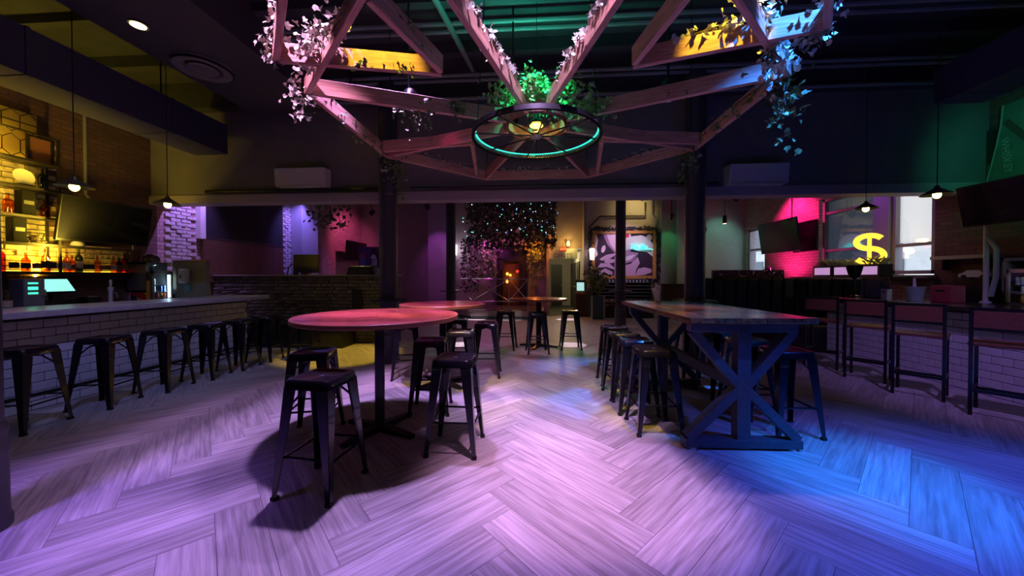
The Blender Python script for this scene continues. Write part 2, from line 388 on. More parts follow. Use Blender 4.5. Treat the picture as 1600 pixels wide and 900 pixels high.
# columns
def column(x, y, h, r, label, base=True, rail=True, z1=None):
    t = thing('column', label, 'column', (x, y, 0), 0, 'round iron columns')
    MB().lathe([(r, 0), (r, h)], 24).build('shaft', COLM, t, True)
    if base:
        MB().lathe([(r * 1.2, 0), (r * 1.2, .05), (r * 1.12, .07), (r * 1.12, .42), (r * 1.16, .44), (r * 1.16, .47), (r * 1.08, .49), (r * 1.08, .53), (r * 1.12, .54), (r * 1.12, .57), (r * 1.02, .6)], 24).build('plinth', COLM, t, True)
    if rail:
        MB().lathe([(r, 1.03), (r + .17, 1.03), (r + .17, 1.06), (r, 1.06)], 28, cap=False).build('drink_ledge', mat('ledge steel', (.03, .035, .05), .3, .5), t, True)
    return t
column(-3.13, 1.72, 4.9, .135, 'dark round column cut by the left edge of the view', rail=False)
column(-2.47, 5.8, 4.9, .15, 'dark round column behind the near round table, with a drink ledge')
column(2.5, 5.8, 4.9, .15, 'dark round column behind the long communal table, with a drink ledge')
column(2.23, 9.6, 4.5, .13, 'dark round column in front of the framed picture')
column(-2.33, 9.6, 4.5, .13, 'dark round column left of the railed stage, in the rear room')

# ceiling services
t = thing('air_duct', 'dark square air duct running above the left bar', 'duct', (-5.65, 1.0, 3.55))
MB().b2(-.3, .3, -3, 4.85, 0, .5).build('duct_body', mat('duct paint', (.05, .05, .09), .6), t)
for y in (-.6, .9, 2.4, 3.9): MB().b2(-.31, .31, y, y + .04, -.01, .51).build('flange', MATS['duct paint'], t)
for y in (0.2, 2.2, 4.2): MB().tube([(-.2, y, .5), (-.2, y, 1.35)], .01, 6).build('hanger_rod', BLACK, t)
t = thing('air_duct', 'dark square air duct above the right bar', 'duct', (5.65, 1.0, 3.75))
MB().b2(-.3, .3, -3, 4.2, 0, .45).build('duct_body', MATS['duct paint'], t)
for y in (.9, 2.4, 3.9): MB().b2(-.31, .31, y, y + .04, -.01, .46).build('flange', MATS['duct paint'], t)
struct(MB().b2(-5.0, -3.6, -3, 6.0, 4.3, 4.9).build('ceiling_soffit', mat('soffit paint', (.07, .065, .075), .7)), 'dropped ceiling strip with a round vent')
t = thing('ceiling_vent', 'round ringed vent in the dropped ceiling strip', 'vent', (-4.55, 4.6, 4.29))
MB().lathe([(.34, -.02), (.34, .01), (.2, .01), (.22, -.03), (.32, -.04)], 28, cap=False).build('outer_ring', mat('vent grey', (.2, .19, .19), .6), t, True)
MB().lathe([(.15, -.05), (.17, -.03), (.0, -.01)], 24).build('inner_cone', MATS['vent grey'], t, True)
t = thing('downlight', 'small lit round downlight at the upper left', 'lamp', (-4.52, 3.78, 4.28))
MB().lathe([(.09, 0), (.09, .02), (.07, .02)], 20, cap=False).build('trim_ring', BLACK, t, True)
MB().lathe([(.07, -.002), (.07, .004)], 20).build('lens', mat('warm lens', (1, .8, .4), .4, emit=(1, .75, .3), es=6), t)
spot('downlight glow', (-4.52, 3.78, 4.25), (-4.9, 4.4, 0), (1, .72, .3), 18, 70, .6)
for x, z, lb in ((-4.15, 3.02, 'white wall air conditioner above the stone wall side'), (3.58, 2.93, 'white wall air conditioner on the bulkhead, right side')):
    t = thing('air_conditioner', lb, 'air conditioner', (x, 6.2, z))
    bevel(MB().hexa([(-.46, -.2, 0), (.46, -.2, 0), (.46, 0, 0), (-.46, 0, 0)], [(-.46, -.23, .32), (.46, -.23, .32), (.46, 0, .34), (-.46, 0, .34)]).build('housing', PAINTW, t), .02)
    MB().box((0, -.19, -.005), (.8, .08, .02)).build('louver', mat('louver grey', (.5, .5, .5), .5), t)
t = tag(MB().tube([(-6.0, 6.1, 2.97), (-2.75, 6.1, 2.97)], .035, 10).build('water_pipe', BLACK, None, True), 'dark pipe run along the bulkhead left of the column', 'pipe')
t = tag(MB().tube([(-2.2, 6.1, 2.98), (3.0, 6.1, 2.98)], .02, 10).build('water_pipe', BLACK, None, True), 'thin dark pipe along the bulkhead right of the column', 'pipe')
t = tag(MB().tube([(-1.7, 2.0, 4.75), (-1.2, 4.2, 4.72), (-.95, 5.9, 4.68)], .04, 10).build('conduit', mat('green grey pipe', (.2, .25, .24), .5), None, True), 'diagonal pipe on the dark ceiling behind the hanging frame', 'pipe')
for k, (y, z) in enumerate(((4.6, 4.72), (4.75, 4.72), (5.6, 4.62), (5.75, 4.62), (5.9, 4.4))):
    tag(MB().tube([(-3.4, y, z), (6.9, y, z)], .03, 8).build('conduit', MATS['green grey pipe'], None, True), ['straight pipe across the dark ceiling, nearest the viewer', 'straight pipe across the dark ceiling, second from the viewer', 'straight pipe across the ceiling, third from the viewer', 'straight pipe across the ceiling, fourth from the viewer', 'straight pipe low on the bulkhead edge behind the frame'][k], 'pipe', 'ceiling pipes')

# ---------------------------------------------------------------- windows on the right
FRM = mat('purple grey window frame', (.28, .24, .28), .5)
def window(n, y0, y1, z0, z1, blind, label, rails=(), zb=None):
    o = struct(MB().b2(7.25, 7.4, y0, y0 + .07, z0, z1).b2(7.25, 7.4, y1 - .07, y1, z0, z1).b2(7.25, 7.4, y0, y1, z0, z0 + .07).b2(7.25, 7.4, y0, y1, z1 - .07, z1).build('window_%d' % n, FRM), label)
    for z in rails: MB().b2(7.27, 7.37, y0, y1, z, z + .06).build('glazing_bar', FRM, o)
    MB().b2(7.315, 7.325, y0 + .05, y1 - .05, z0 + .05, z1 - .05).build('pane', GLASS, o)
    if blind: MB().b2(7.335, 7.34, y0 + .07, y1 - .07, zb if zb else z0 + .07, z1 - .07).build('blind', blind, o)
    return o
window(1, 6.98, 7.78, 1.48, 3.38, blind_mat('bright roller blind', (1, .93, .86)), 'tall bright window with a pale lit roller blind', (2.02,), 2.1)
window(2, 8.12, 9.55, 1.48, 3.38, blind_mat('grey roller blind', (.19, .21, .23)), 'tall window with a grey roller blind, deeper in the room', (2.05, 2.98))
struct(MB().b2(7.18, 7.42, 7.78, 8.12, 1.45, 3.4).build('trim_5', mat('purple grey mullion', (.3, .26, .34), .6)), 'broad mullion between the two tall windows')
struct(MB().b2(7.0, 7.3, 6.9, 9.6, 1.4, 1.46).build('trim_6', FRM), 'window sill behind the planter boxes')
window(3, 11.76, 12.69, 1.52, 3.02, None, 'small sash window with a view to the pale building outside', (2.3,))
t = thing('street_building', 'pale stone building outside the small sash window', 'building', (13, 17.5, 0))
MB().b2(0, 2, -5, 9, 0, 9).build('facade', mat('pale stone', (.8, .8, .78), .8, noise=.1, nscale=2), t)
for k in range(9):
    for q in range(3):
        f = MB().b2(-.05, .0, -4 + k * 1.3, -3.3 + k * 1.3, 1 + q * 1.9, 2.3 + q * 1.9).build('window', mat('street window', (.12, .14, .17), .2), t)
        MB().b2(-.08, -.05, -4.05 + k * 1.3, -3.25 + k * 1.3, .92 + q * 1.9, 1.0 + q * 1.9).build('sill', MATS['pale stone'], f)
# ---------------------------------------------------------------- bar stools and tables
def make_stool():
    t = thing('bar_stool', 'x', 'stool')
    h, a, b, rc = .76, .155, .205, .045
    def rr(s, r, n=4):
        p = []
        for cx, cy, a0 in ((s - r, s - r, 0), (-s + r, s - r, 90), (-s + r, -s + r, 180), (s - r, -s + r, 270)):
            for k in range(n + 1): an = R(a0 + 90 * k / n); p.append((cx + r * math.cos(an), cy + r * math.sin(an)))
        return p
    m = MB(); rings = [(rr(a + .012, rc), h - .06), (rr(a + .006, rc), h - .012), (rr(a - .004, rc), h), (rr(a - .022, rc), h - .001), (rr(a - .034, rc), h - .008)]
    n = len(rings[0][0]); vs = [(x, y, z) for p, z in rings for x, y in p]; fs = []
    for i in range(len(rings) - 1):
        for k in range(n): fs.append((i * n + k, i * n + (k + 1) % n, (i + 1) * n + (k + 1) % n, (i + 1) * n + k))
    fs.append(tuple((len(rings) - 1) * n + k for k in range(n))); fs.append(tuple(reversed(range(n))))
    m.add(vs, fs); st = m.build('seat', GUN, t, True)
    MB().lathe([(.016, h - .0075), (.016, h - .0065)], 12).build('drain_hole', mat('hole glint', (.25, .22, .3), .3, .8), st)
    legs = []
    for sx, sy in ((1, 1), (-1, 1), (-1, -1), (1, -1)):
        m = MB(); top, bot = h - .045, .02
        tw, bw, th = .085, .03, .006
        # L-shaped, tapered pressed-steel leg: one plate along x, one along y, meeting at the outer corner
        for ax in (0, 1):
            def P(z, wv, off):
                f = (top - z) / (top - bot); c = a + (b - a) * f
                q = [c, c]; q[ax] -= wv; q[1 - ax] -= off
                return (sx * q[0], sy * q[1], z)
            m.hexa([P(bot, 0, 0), P(bot, bw, 0), P(bot, bw, th), P(bot, 0, th)], [P(top, 0, 0), P(top, tw, 0), P(top, tw, th), P(top, 0, th)])
        lg = fixn(m.build('leg', GUN, t))
        c = b - .012; MB().box((sx * c, sy * c, .011), (.036, .036, .022)).build('foot_cap', RUB, lg)
    for k, (p, q) in enumerate((((1, 1), (-1, 1)), ((-1, 1), (-1, -1)), ((-1, -1), (1, -1)), ((1, -1), (1, 1)))):
        z = .245 if k % 2 else .27; c = a + (b - a) * (1 - z / h) - .012
        MB().tube([(p[0] * c, p[1] * c, z), (q[0] * c, q[1] * c, z)], .009, 8).build('footrest', GUN, t, True)
    c = a - .006
    for s in (1, -1):
        MB().tube([(c, s * c, h - .2), (c * .5, s * c * .5, h - .09), (0, 0, h - .075), (-c * .5, -s * c * .5, h - .09), (-c, -s * c, h - .2)], .008, 6).build('cross_brace', GUN, t, True)
    return t
stool0 = make_stool(); first = [True]
def stool(x, y, deg, label, group):
    if first[0]:
        first[0] = False; stool0.location = (x, y, 0); stool0.rotation_euler = (0, 0, R(deg)); stool0['label'] = label; stool0['group'] = group; return stool0
    return dup(stool0, (x, y, 0), R(deg), label, group)
G1 = 'metal stools around the round tables'
stool(-1.45, 2.31, -6, 'black metal bar stool closest to the viewer, front of the near round table', G1)
stool(-2.0, 3.06, 14, 'black metal bar stool just behind and left of the closest stool', G1)
stool(-.67, 2.92, -1, 'black metal bar stool on the right front of the near round table', G1)
stool(-1.12, 3.72, 8, 'black metal bar stool behind the near round table, right of its pole', G1)
stool(-.93, 4.36, 5, 'black metal bar stool partly hidden behind the right edge of the near tabletop', G1)
stool(-.72, 5.12, 3, 'black metal bar stool alone on the right of the middle round table', G1)
stool(-1.25, 5.55, 8, 'black metal bar stool at the far side of the middle round table', G1)
stool(-1.85, 4.95, 20, 'black metal bar stool left of the middle round table, against yellow light', G1)
stool(-.6, 7.0, -5, 'black metal bar stool left of the far small round table', G1)
stool(.02, 6.72, 8, 'black metal bar stool in front of the pole of the far small round table', G1)
stool(.68, 7.12, 2, 'black metal bar stool right of the far small round table', G1)
G2 = 'metal stools along the left bar'
for k, (x, y, d) in enumerate(((-4.80, 3.0, 12), (-4.78, 3.62, 14), (-4.72, 4.2, 8), (-4.66, 4.72, 12), (-4.62, 5.22, 6), (-4.62, 5.75, 10))):
    stool(x, y, d, ['black metal bar stool at the left bar beside the near dark column', 'black metal bar stool at the left bar, second from the near column', 'black metal bar stool at the left bar, third from the near column', 'black metal bar stool at the left bar, fourth from the near column', 'black metal bar stool at the left bar, fifth from the near column', 'black metal bar stool at the left bar, last one by the counter end'][k], G2)
stool(-4.05, 5.95, 12, 'black metal bar stool standing past the end of the left bar', G2)
G3 = 'metal stools at the communal table'
for k, (x, y, d) in enumerate(((1.1, 3.41, 2), (1.06, 3.88, -3), (1.04, 4.32, 4), (1.05, 4.86, 0))):
    stool(x, y, d, ['black metal bar stool on the left side of the communal table, nearest', 'black metal bar stool on the left side of the communal table, second', 'black metal bar stool on the left side of the communal table, third', 'black metal bar stool on the left side of the communal table, farthest'][k], G3)
for k, (x, y, d) in enumerate(((2.3, 3.44, 2), (2.26, 3.98, -4), (2.22, 4.45, 3), (2.12, 5.0, 0))):
    stool(x, y, d, ['black metal bar stool at the right front corner of the communal table', 'black metal bar stool on the far side of the communal table, second', 'black metal bar stool on the far side of the communal table, third', 'black metal bar stool on the far side of the communal table, farthest'][k], G3)

def round_table(x, y, r, h, deg, label):
    t = thing('round_table', label, 'table', (x, y, 0), R(deg), 'round pedestal tables')
    n = 64; th = .042
    m = MB().lathe([(r - .012, h - th), (r, h - th + .006), (r, h - .006), (r - .006, h - .0005), (r - .012, h - .0005), (r - .012, h - th)], n, cap=False)
    tp = m.build('tabletop', mat('table edge band', (.30, .10, .06), .35, noise=.15, nscale=20), t, True)
    nb = 7; ri = r - .012
    for k in range(nb):
        y0, y1 = -ri + 2 * ri * k / nb, -ri + 2 * ri * (k + 1) / nb; q = .0006
        up, dn = [], []
        for j in range(9):
            yy = y0 + q + (y1 - y0 - 2 * q) * j / 8; c = math.sqrt(max(0, ri * ri - yy * yy)); up.append((c, yy)); dn.append((-c, yy))
        fixn(MB().prism(up + dn[::-1], h - th, h).build('board', TABLEWOOD, tp))
    MB().lathe([(.12, h - th - .012), (.12, h - th)], 20).build('top_plate', BLACK, t)
    bevel(MB().box((0, 0, (h - th) / 2), (.085, .085, h - th - .03)).build('pole', BLACK, t), .012)
    for k in range(4):
        an = R(45 + 90 * k); d = Vector((math.cos(an), math.sin(an), 0)); p = Vector((-d.y, d.x, 0))
        o = MB().hexa([d * .03 - p * .05, d * .03 + p * .05, d * .40 + p * .035, d * .40 - p * .035], [d * .03 - p * .045 + Vector((0, 0, .06)), d * .03 + p * .045 + Vector((0, 0, .06)), d * .40 + p * .03 + Vector((0, 0, .03)), d * .40 - p * .03 + Vector((0, 0, .03))]).build('base_arm', BLACK, t)
        bevel(o, .006)
    return t
round_table(-1.45, 3.2, .72, 1.07, 22, 'large round wooden pedestal table nearest the viewer')
round_table(-1.24, 4.66, .56, 1.07, 5, 'middle round wooden pedestal table just behind the nearest one')
round_table(.05, 7.3, .58, .985, 30, 'far small round wooden table in front of the railed stage')

# communal table
t = thing('communal_table', 'long dark communal table on X-braced trestles', 'table', (1.67, 3.9, 0), R(1.5))
tp = MB().b2(-.46, .46, -.95, .95, 1.04, 1.058).build('tabletop', COMMWOOD, t)
for k in range(5):
    o = MB().b2(-1.02, 1.02, -.095, .095, 0, .042).build('board', COMMWOOD, tp); bevel(o, .003, 1)
    o.rotation_euler = (0, 0, R(90)); o.location = (-.392 + k * .196, 0, 1.058)
for s in (-1, 1):
    y = s * .85
    tr = bevel(MB().box((0, y, .52), (.11, .09, 1.02)).build('post', TRESTLE, t), .006)
    bevel(MB().box((0, y, .055), (.94, .10, .07)).build('foot_beam', TRESTLE, t), .006)
    bevel(MB().box((0, y, 1.005), (.86, .09, .07)).build('top_beam', TRESTLE, t), .006)
    for sx in (-1, 1):
        fixn(MB().bar((sx * .44, y, .09), (sx * .03, y, .50), .07, .085, (0, 1, 0)).build('brace', TRESTLE, t))
        fixn(MB().bar((sx * .40, y, .975), (sx * .03, y, .53), .07, .085, (0, 1, 0)).build('brace', TRESTLE, t))
        MB().lathe([(.045, 0), (.045, .02)], 14, (sx * .40, y, 0)).build('glide', mat('felt glide', (.5, .45, .5), .8), t)
bevel(MB().box((0, 0, .52), (.07, 1.62, .10)).build('stretcher', TRESTLE, t), .006)

# bar chairs
def make_chair():
    t = thing('bar_chair', 'x', 'chair')      # faces +x ; origin at centre on the floor
    s = .03
    for y in (-.2, .2):
        MB().box((-.2, y, .555), (s, s, 1.11)).build('back_post', BLACK, t)
        MB().box((.18, y, .36), (s, s, .72)).build('front_leg', BLACK, t)
        MB().box((-.01, y, .26), (.36, .022, .03)).build('side_rail', BLACK, t)
        MB().box((-.01, y, .705), (.36, .025, .03)).build('seat_rail', BLACK, t)
    MB().box((.18, 0, .22), (.022, .38, .03)).build('footrest', BLACK, t)
    MB().box((-.2, 0, .26), (.022, .38, .03)).build('rear_rail', BLACK, t)
    MB().box((-.2, 0, 1.1), (s, .43, .025)).build('top_rail', BLACK, t)
    MB().box((-.2, 0, .89), (s, .38, .025)).build('lower_back_rail', BLACK, t)
    bevel(MB().box((-.2, 0, .99), (.02, .375, .17)).build('backrest', SEATWOOD, t), .004)
    bevel(MB().box((0, 0, .735), (.42, .45, .035)).build('seat', SEATWOOD, t), .008)
    return t
ch = make_chair()
spots_ = [(4.75, 3.92, 36, 'wooden seat steel bar chair at the right edge of the view'), (4.64, 4.62, 40, 'wooden seat steel bar chair at the right bar, second from the right edge'), (4.66, 5.32, 40, 'wooden seat steel bar chair at the right bar, third from the right edge'), (4.6, 6.0, 40, 'wooden seat steel bar chair at the right bar, behind the communal table corner')]
for k, (x, y, d, lb) in enumerate(spots_):
    if k == 0: ch.location = (x, y, 0); ch.rotation_euler = (0, 0, R(d)); ch['label'] = lb; ch['group'] = 'steel bar chairs along the right bar'
    else: dup(ch, (x, y, 0), R(d), lb, 'steel bar chairs along the right bar')
# ---------------------------------------------------------------- bars
def tile_mesh():
    o = bevel(MB().box((0, 0, 0), (.012, .194, .089)).build('tile', TILE), .004, 1); me = o.data; bpy.data.objects.remove(o); return me
TM = tile_mesh()
def bar(name, label, x, y0, y1, side, nrows=10, h=1.0):
    """side = +1 when the tiled face looks to +x"""
    t = thing(name, label, 'bar', (x, y0, 0))
    MB().b2(0, -side * .6, 0, y1 - y0, 0, h).build('body', GROUT, t)
    n = 0
    for k in range(nrows):
        y = -.1 if k % 2 else 0
        while y < y1 - y0 - .05:
            a, b = max(0, y), min(y1 - y0, y + .2)
            if b - a > .05:
                o = bpy.data.objects.new('tile', TM); C.objects.link(o); o.parent = t
                o.location = (side * .004, (a + b) / 2, .05 + k * .0965); o.scale = (1, (b - a - .006) / .194, 1); n += 1
            y += .2
    MB().b2(side * .0, side * .01, 0, y1 - y0, 0, .004).build('kick', BLACK, t)
    return t
bar('left_bar', 'bar front of white subway tiles on the left', -5.35, 1.6, 6.22, 1)
bevel(tag(MB().b2(-6.02, -5.16, 1.5, 6.55, 1.0, 1.07).build('countertop', STONETOP), 'pale stone countertop on the left tiled bar', 'countertop'), .008)
bar('right_bar', 'bar front of white subway tiles on the right', 5.42, 2.0, 7.0, -1)
bevel(tag(MB().b2(5.24, 6.05, 1.9, 7.05, 1.0, 1.06).build('countertop', DARKTOP), 'dark wooden countertop on the right tiled bar', 'countertop'), .008)
tag(MB().tube([(-5.18, 1.6, .2), (-5.18, 6.2, .2)], .022, 10).build('foot_rail', BLACK, None, True), 'black foot rail along the left bar', 'rail')

# back bar, left
DW = mat('black brown cabinet', (.035, .02, .015), .4)
t = thing('back_bar_cabinet', 'dark low cabinet under the lit bottle shelf, left', 'cabinet', (-7.17, 2.2, 0))
MB().b2(0, .55, 0, 3.85, 0, .96).build('body', DW, t)
MB().b2(-.0, .6, 0, 3.85, .96, 1.0).build('top', DARKTOP, t)
for k in range(6):
    d = MB().b2(.55, .57, .02 + k * .62, .60 + k * .62, .08, .9).build('door', DW, t); MB().tube([(.585, .54 + k * .62, .5), (.585, .54 + k * .62, .64)], .008, 6).build('handle', CHROME, d)
SH = mat('black iron shelf', (.02, .016, .012), .5, .3)
t = thing('bottle_shelf', 'tall black iron shelf rack lit yellow behind the left bar', 'shelf', (-7.17, 3.5, 0))
for z in (1.86, 2.24, 2.64, 3.01): MB().b2(.0, .24, 0, 1.26, z, z + .03).build('shelf', SH, t)
MB().b2(.0, .26, 0, 2.28, 1.46, 1.50).build('shelf', SH, t)
MB().b2(.0, .24, 1.26, 2.28, 1.86, 1.885).build('shelf', SH, t)
for y, zt in ((.02, 3.42), (1.24, 3.42), (2.26, 1.88)):
    for x in (.02, .22): MB().b2(x - .012, x + .012, y - .012, y + .012, 1.46, zt).build('post', SH, t)
MB().b2(.205, .235, .0, 1.26, 3.40, 3.42).build('top_rail', SH, t)
MB().b2(.10, .13, 1.0, 1.24, 3.05, 3.38).build('picture_back', mat('brown print', (.25, .1, .05), .5), t)
for y in (.98, 1.23): MB().b2(.12, .15, y - .015, y + .015, 3.04, 3.40).build('picture_rail', SH, t)
for z in (3.04, 3.38): MB().b2(.12, .15, .98, 1.24, z, z + .02).build('picture_rail', SH, t)
# LED strips of the rack: real emitters with their own light
LEDY = mat('yellow led strip', (1, .8, .2), .4, emit=(1, .68, .06), es=6)
def led(x, y0, y1, z, p, up=1):
    o = MB().b2(x - .01, x + .01, y0, y1, z, z + .008).build('led_strip', LEDY, t)
    a = area('led strip light', (-7.17 + x, 3.5 + (y0 + y1) / 2, z + .015 * up), (-7.17 + x - 1, 3.5 + (y0 + y1) / 2, z + up * .9), .02, y1 - y0, (1, .66, .05), p)
led(.05, .03, 2.25, 1.502, 125)
led(.05, .03, 1.22, 1.892, 10); led(.05, .03, 1.22, 2.272, 10); led(.05, .03, 1.22, 2.672, 10); led(.05, .03, 1.22, 3.042, 7)

# things on the rack
t = thing('leaded_glass_panel', 'leaded glass panel with honeycomb lines on top of the lit rack', 'glass panel', (-7.08, 4.05, 3.045))
PG = blind_mat('cream art glass', (.9, .78, .42))
MB().b2(0, .01, 0, .56, 0, .66).build('art_glass', PG, t)
LEAD = mat('lead came', (.015, .013, .01), .5, .4)
for i in range(3):
    x0 = .04 + i * .17
    for j in range(2):
        zc = .17 + j * .33
        pts = [(0.012, x0, zc - .08), (.012, x0 + .085, zc - .15), (.012, x0 + .17, zc - .08), (.012, x0 + .17, zc + .08), (.012, x0 + .085, zc + .15), (.012, x0, zc + .08)]
        MB().tube(pts, .006, 5, closed=True).build('lead_line', LEAD, t)
for a, b in (((0, 0, 0), (0, .56, 0)), ((0, 0, .66), (0, .56, .66)), ((0, 0, 0), (0, 0, .66)), ((0, .56, 0), (0, .56, .66)), ((0, 0, .5), (0, .56, .5))): MB().tube([Vector(a) + Vector((.006, 0, 0)), Vector(b) + Vector((.006, 0, 0))], .01, 6).build('frame_bar', LEAD, t)
t = thing('round_plate', 'round pale plate standing on the lit rack', 'plate', (-7.02, 4.42, 2.68))
M = Matrix.Translation((0, 0, .115)) @ Matrix.Rotation(R(78), 4, 'Y') @ Matrix.Scale(.72, 4)
o = MB().lathe([(.0, .0), (.1, .0), (.15, .02), (.15, .026), (.1, .008), (0, .006)], 28, cap=False).build('dish', mat('pale ceramic', (.75, .72, .6), .3), t, True); o.data.transform(M)
MB().b2(-.05, .07, -.08, .08, 0, .012).build('stand', SH, t)
def bottle(x, y, z, h, r, m, label, group, lab=None, cap=SH, square=False):
    t = thing('bottle', label, 'bottle', (x, y, z), 0, group)
    pr = [(r * .9, 0), (r, .01), (r, h * .58), (r * .85, h * .66), (r * .33, h * .76), (r * .3, h * .94), (r * .36, h * .95), (r * .36, h * .97)]
    MB().lathe(pr, 4 if square else 12).build('glass_body', m, t, not square)
    MB().lathe([(r * .38, h * .96), (r * .38, h)], 10).build('stopper', cap, t)
    if lab is not None: MB().lathe([(r * 1.02, h * .16), (r * 1.02, h * .45)], 4 if square else 12, cap=False).build('paper_label', lab, t)
    return t
def tglass(n, c): return glass_mat(n, c, .08)
AM = tglass('amber glass', (.8, .35, .05)); CLR = tglass('clear bottle glass', (.95, .92, .8)); GRN = tglass('dark green glass', (.08, .13, .04)); BRN = tglass('brown glass', (.25, .08, .02)); RED = tglass('red glass', (.8, .12, .05))
LBL = [mat('cream label', (.6, .5, .35), .6), mat('black label', (.02, .02, .02), .5), mat('brown label', (.2, .09, .04), .6)]
names = {id(AM): 'amber', id(CLR): 'clear', id(GRN): 'dark green', id(BRN): 'brown', id(RED): 'red'}
row = [(4.20, .36, .055, RED, 1, None), (4.33, .27, .05, CLR, 1, 1), (4.44, .26, .05, AM, 1, 1), (4.55, .26, .05, CLR, 1, 2), (4.64, .33, .045, AM, 0, 1), (4.70, .30, .045, CLR, 0, 1), (4.80, .31, .045, CLR, 1, 0), (4.87, .29, .04, AM, 0, 0), (4.93, .25, .042, AM, 1, 2), (5.01, .36, .042, GRN, 0, 0), (5.09, .27, .038, CLR, 0, 1), (5.16, .28, .038, CLR, 0, 1), (5.24, .27, .036, AM, 0, None), (5.31, .25, .036, CLR, 0, 2), (5.38, .25, .036, CLR, 0, 2), (5.46, .27, .036, AM, 0, 0), (5.54, .26, .036, BRN, 0, 2), (5.62, .33, .05, RED, 1, 2)]
ords = ['first', 'second', 'third', 'fourth', 'fifth', 'sixth', 'seventh', 'eighth', 'ninth', 'tenth', 'eleventh', 'twelfth', 'thirteenth', 'fourteenth', 'fifteenth', 'sixteenth', 'seventeenth', 'eighteenth']
for k, (y, h, r, m, sq, lb) in enumerate(row):
    bottle(-7.03, y, 1.50, h, r, m, '%s glass bottle on the lower lit shelf, %s from the left' % (names[id(m)], ords[k]), 'bottles on the lower lit shelf', None if lb is None else LBL[lb], square=bool(sq))
for y, z, h, r, m, lb in ((4.62, 2.67, .30, .045, GRN, 'dark bottle beside the round pale plate'), (4.28, 2.27, .27, .05, AM, 'amber decanter on the lit rack above the lower shelf'), (4.64, 2.27, .25, .05, AM, 'amber bottle near the outer post of the lit rack'), (4.64, 1.89, .16, .03, CLR, 'small clear bottle on the shelf under the amber bottle')):
    bottle(-7.03, y, z, h, r, m, lb, 'bottles on the upper lit shelves')
for y, z, wd, h, lb in ((4.45, 2.27, .14, .34, 'tall black box on the lit rack between amber bottles'), (4.36, 1.89, .13, .34, 'tall black box on the rack above the red bottle')):
    t = thing('gift_box', lb, 'box', (-7.04, y, z)); bevel(MB().b2(-.06, .06, -wd / 2, wd / 2, 0, h).build('carton', mat('black carton', (.004, .004, .005), .8, spec=.1), t), .004); MB().b2(.06, .062, -wd / 2 + .02, wd / 2 - .02, h * .45, h * .6).build('print_band', mat('dull print', (.06, .06, .06), .5), t)
t = thing('metal_basket', 'dark wire basket on the rack shelf above the bottle row', 'basket', (-7.02, 4.52, 1.89))
for z, r in ((.02, .06), (.08, .09), (.15, .1)): MB().tube([(r * .8 * math.cos(a * .4), r * math.sin(a * .4), z) for a in range(16)], .006, 5, closed=True).build('hoop', SH, t)
for a in range(8): MB().tube([(.045 * math.cos(a * .785), .06 * math.sin(a * .785), .01), (.08 * math.cos(a * .785), .1 * math.sin(a * .785), .15)], .004, 5).build('wire', SH, t)
MB().sphere((0, 0, .07), .05, 10, 6).build('contents', mat('dark brown lump', (.04, .02, .01), .6), t, True)
t = thing('decanter', 'squat pale decanter on the shelf under the left television', 'decanter', (-7.0, 4.98, 1.885))
MB().lathe([(.05, 0), (.08, .02), (.07, .06), (.02, .1), (.02, .13)], 16).build('glass_body', mat('frosted glass', (.3, .3, .42), .4), t, True); MB().sphere((0, 0, .15), .025).build('stopper', MATS['frosted glass'], t, True)
for y in (5.12, 5.3): tag(MB().b2(-7.14, -6.96, y - .08, y + .08, 1.885, 1.905).build('bar_tray', mat('brass tray', (.6, .45, .15), .4, .6)), 'flat brass tray under the left television, %s' % ('nearer the decanter' if y < 5.2 else 'farther from the decanter'), 'tray', 'flat trays')

def tv(label, c, wd, ht, facing, tilt, group='wall televisions', arm=True):
    """screen faces local -y turned by facing about z, tilted down"""
    t = thing('television', label, 'television', c, facing, group)
    M = Matrix.Rotation(tilt, 4, 'X')
    o = bevel(MB().box((0, 0, 0), (wd, .045, ht)).build('casing', BLACK, t), .006); o.data.transform(M)
    o2 = MB().box((0, -.0235, .005), (wd - .03, .003, ht - .045)).build('screen', SCREEN, t); o2.data.transform(M)
    MB().box((0, .04, 0), (.25, .03, .25)).build('wall_bracket', BLACK, t)
    if arm: MB().tube([(0, .08, 0), (0, .35, 0)], .025, 8).build('arm', BLACK, t)
    return t
tv('black television tilted over the left bar shelves', (-6.78, 5.2, 2.28), 1.2, .66, R(90), R(10))
tv('black television hanging at the upper right edge over the right bar', (6.6, 5.32, 2.5), 1.4, .62, R(-90), R(10))
tv('black television tilted in front of the pink brick', (6.82, 10.55, 2.56), 1.6, .9, R(-90), R(8))
tv('second black television behind the one on the pink brick', (7.14, 9.98, 2.5), .84, .8, R(-90), 0, arm=False)
tag(MB().tube([(-7.16, 5.2, 4.4), (-7.16, 5.2, 2.75), (-7.1, 5.2, 2.68)], .02, 8).build('conduit', mat('grey conduit', (.3, .3, .3), .5), None, True), 'grey upright conduit above the left television', 'pipe')
tag(MB().tube([(7.15, 10.55, 4.4), (7.15, 10.55, 3.05)], .02, 8).build('conduit', MATS['grey conduit'], None, True), 'grey upright conduit above the pink-lit television', 'pipe')
tag(MB().tube([(-7.0, 5.72, 1.885), (-7.0, 5.72, 2.5)], .012, 8).build('lamp_pole', CHROME, None, True), 'thin steel pole at the end of the bottle shelf', 'pole')
t = thing('glass_globe', 'dark glass globe lamp on the counter end near the lit brick', 'lamp', (-6.8, 5.85, 1.521)); MB().lathe([(.05, 0), (.05, .02), (.02, .03), (.02, .08)], 14).build('foot', BLACK, t, True); MB().sphere((0, 0, .19), .12, 14, 8).build('globe', mat('smoked glass', (.05, .04, .04), .08, coat=.6), t, True)
MB().b2(.09, .11, -.03, .05, .16, .2).build('amber_glint', mat('painted amber glint', (.6, .4, .08), .3, .7), t)  # small block whose amber colour paints a glint on the globe

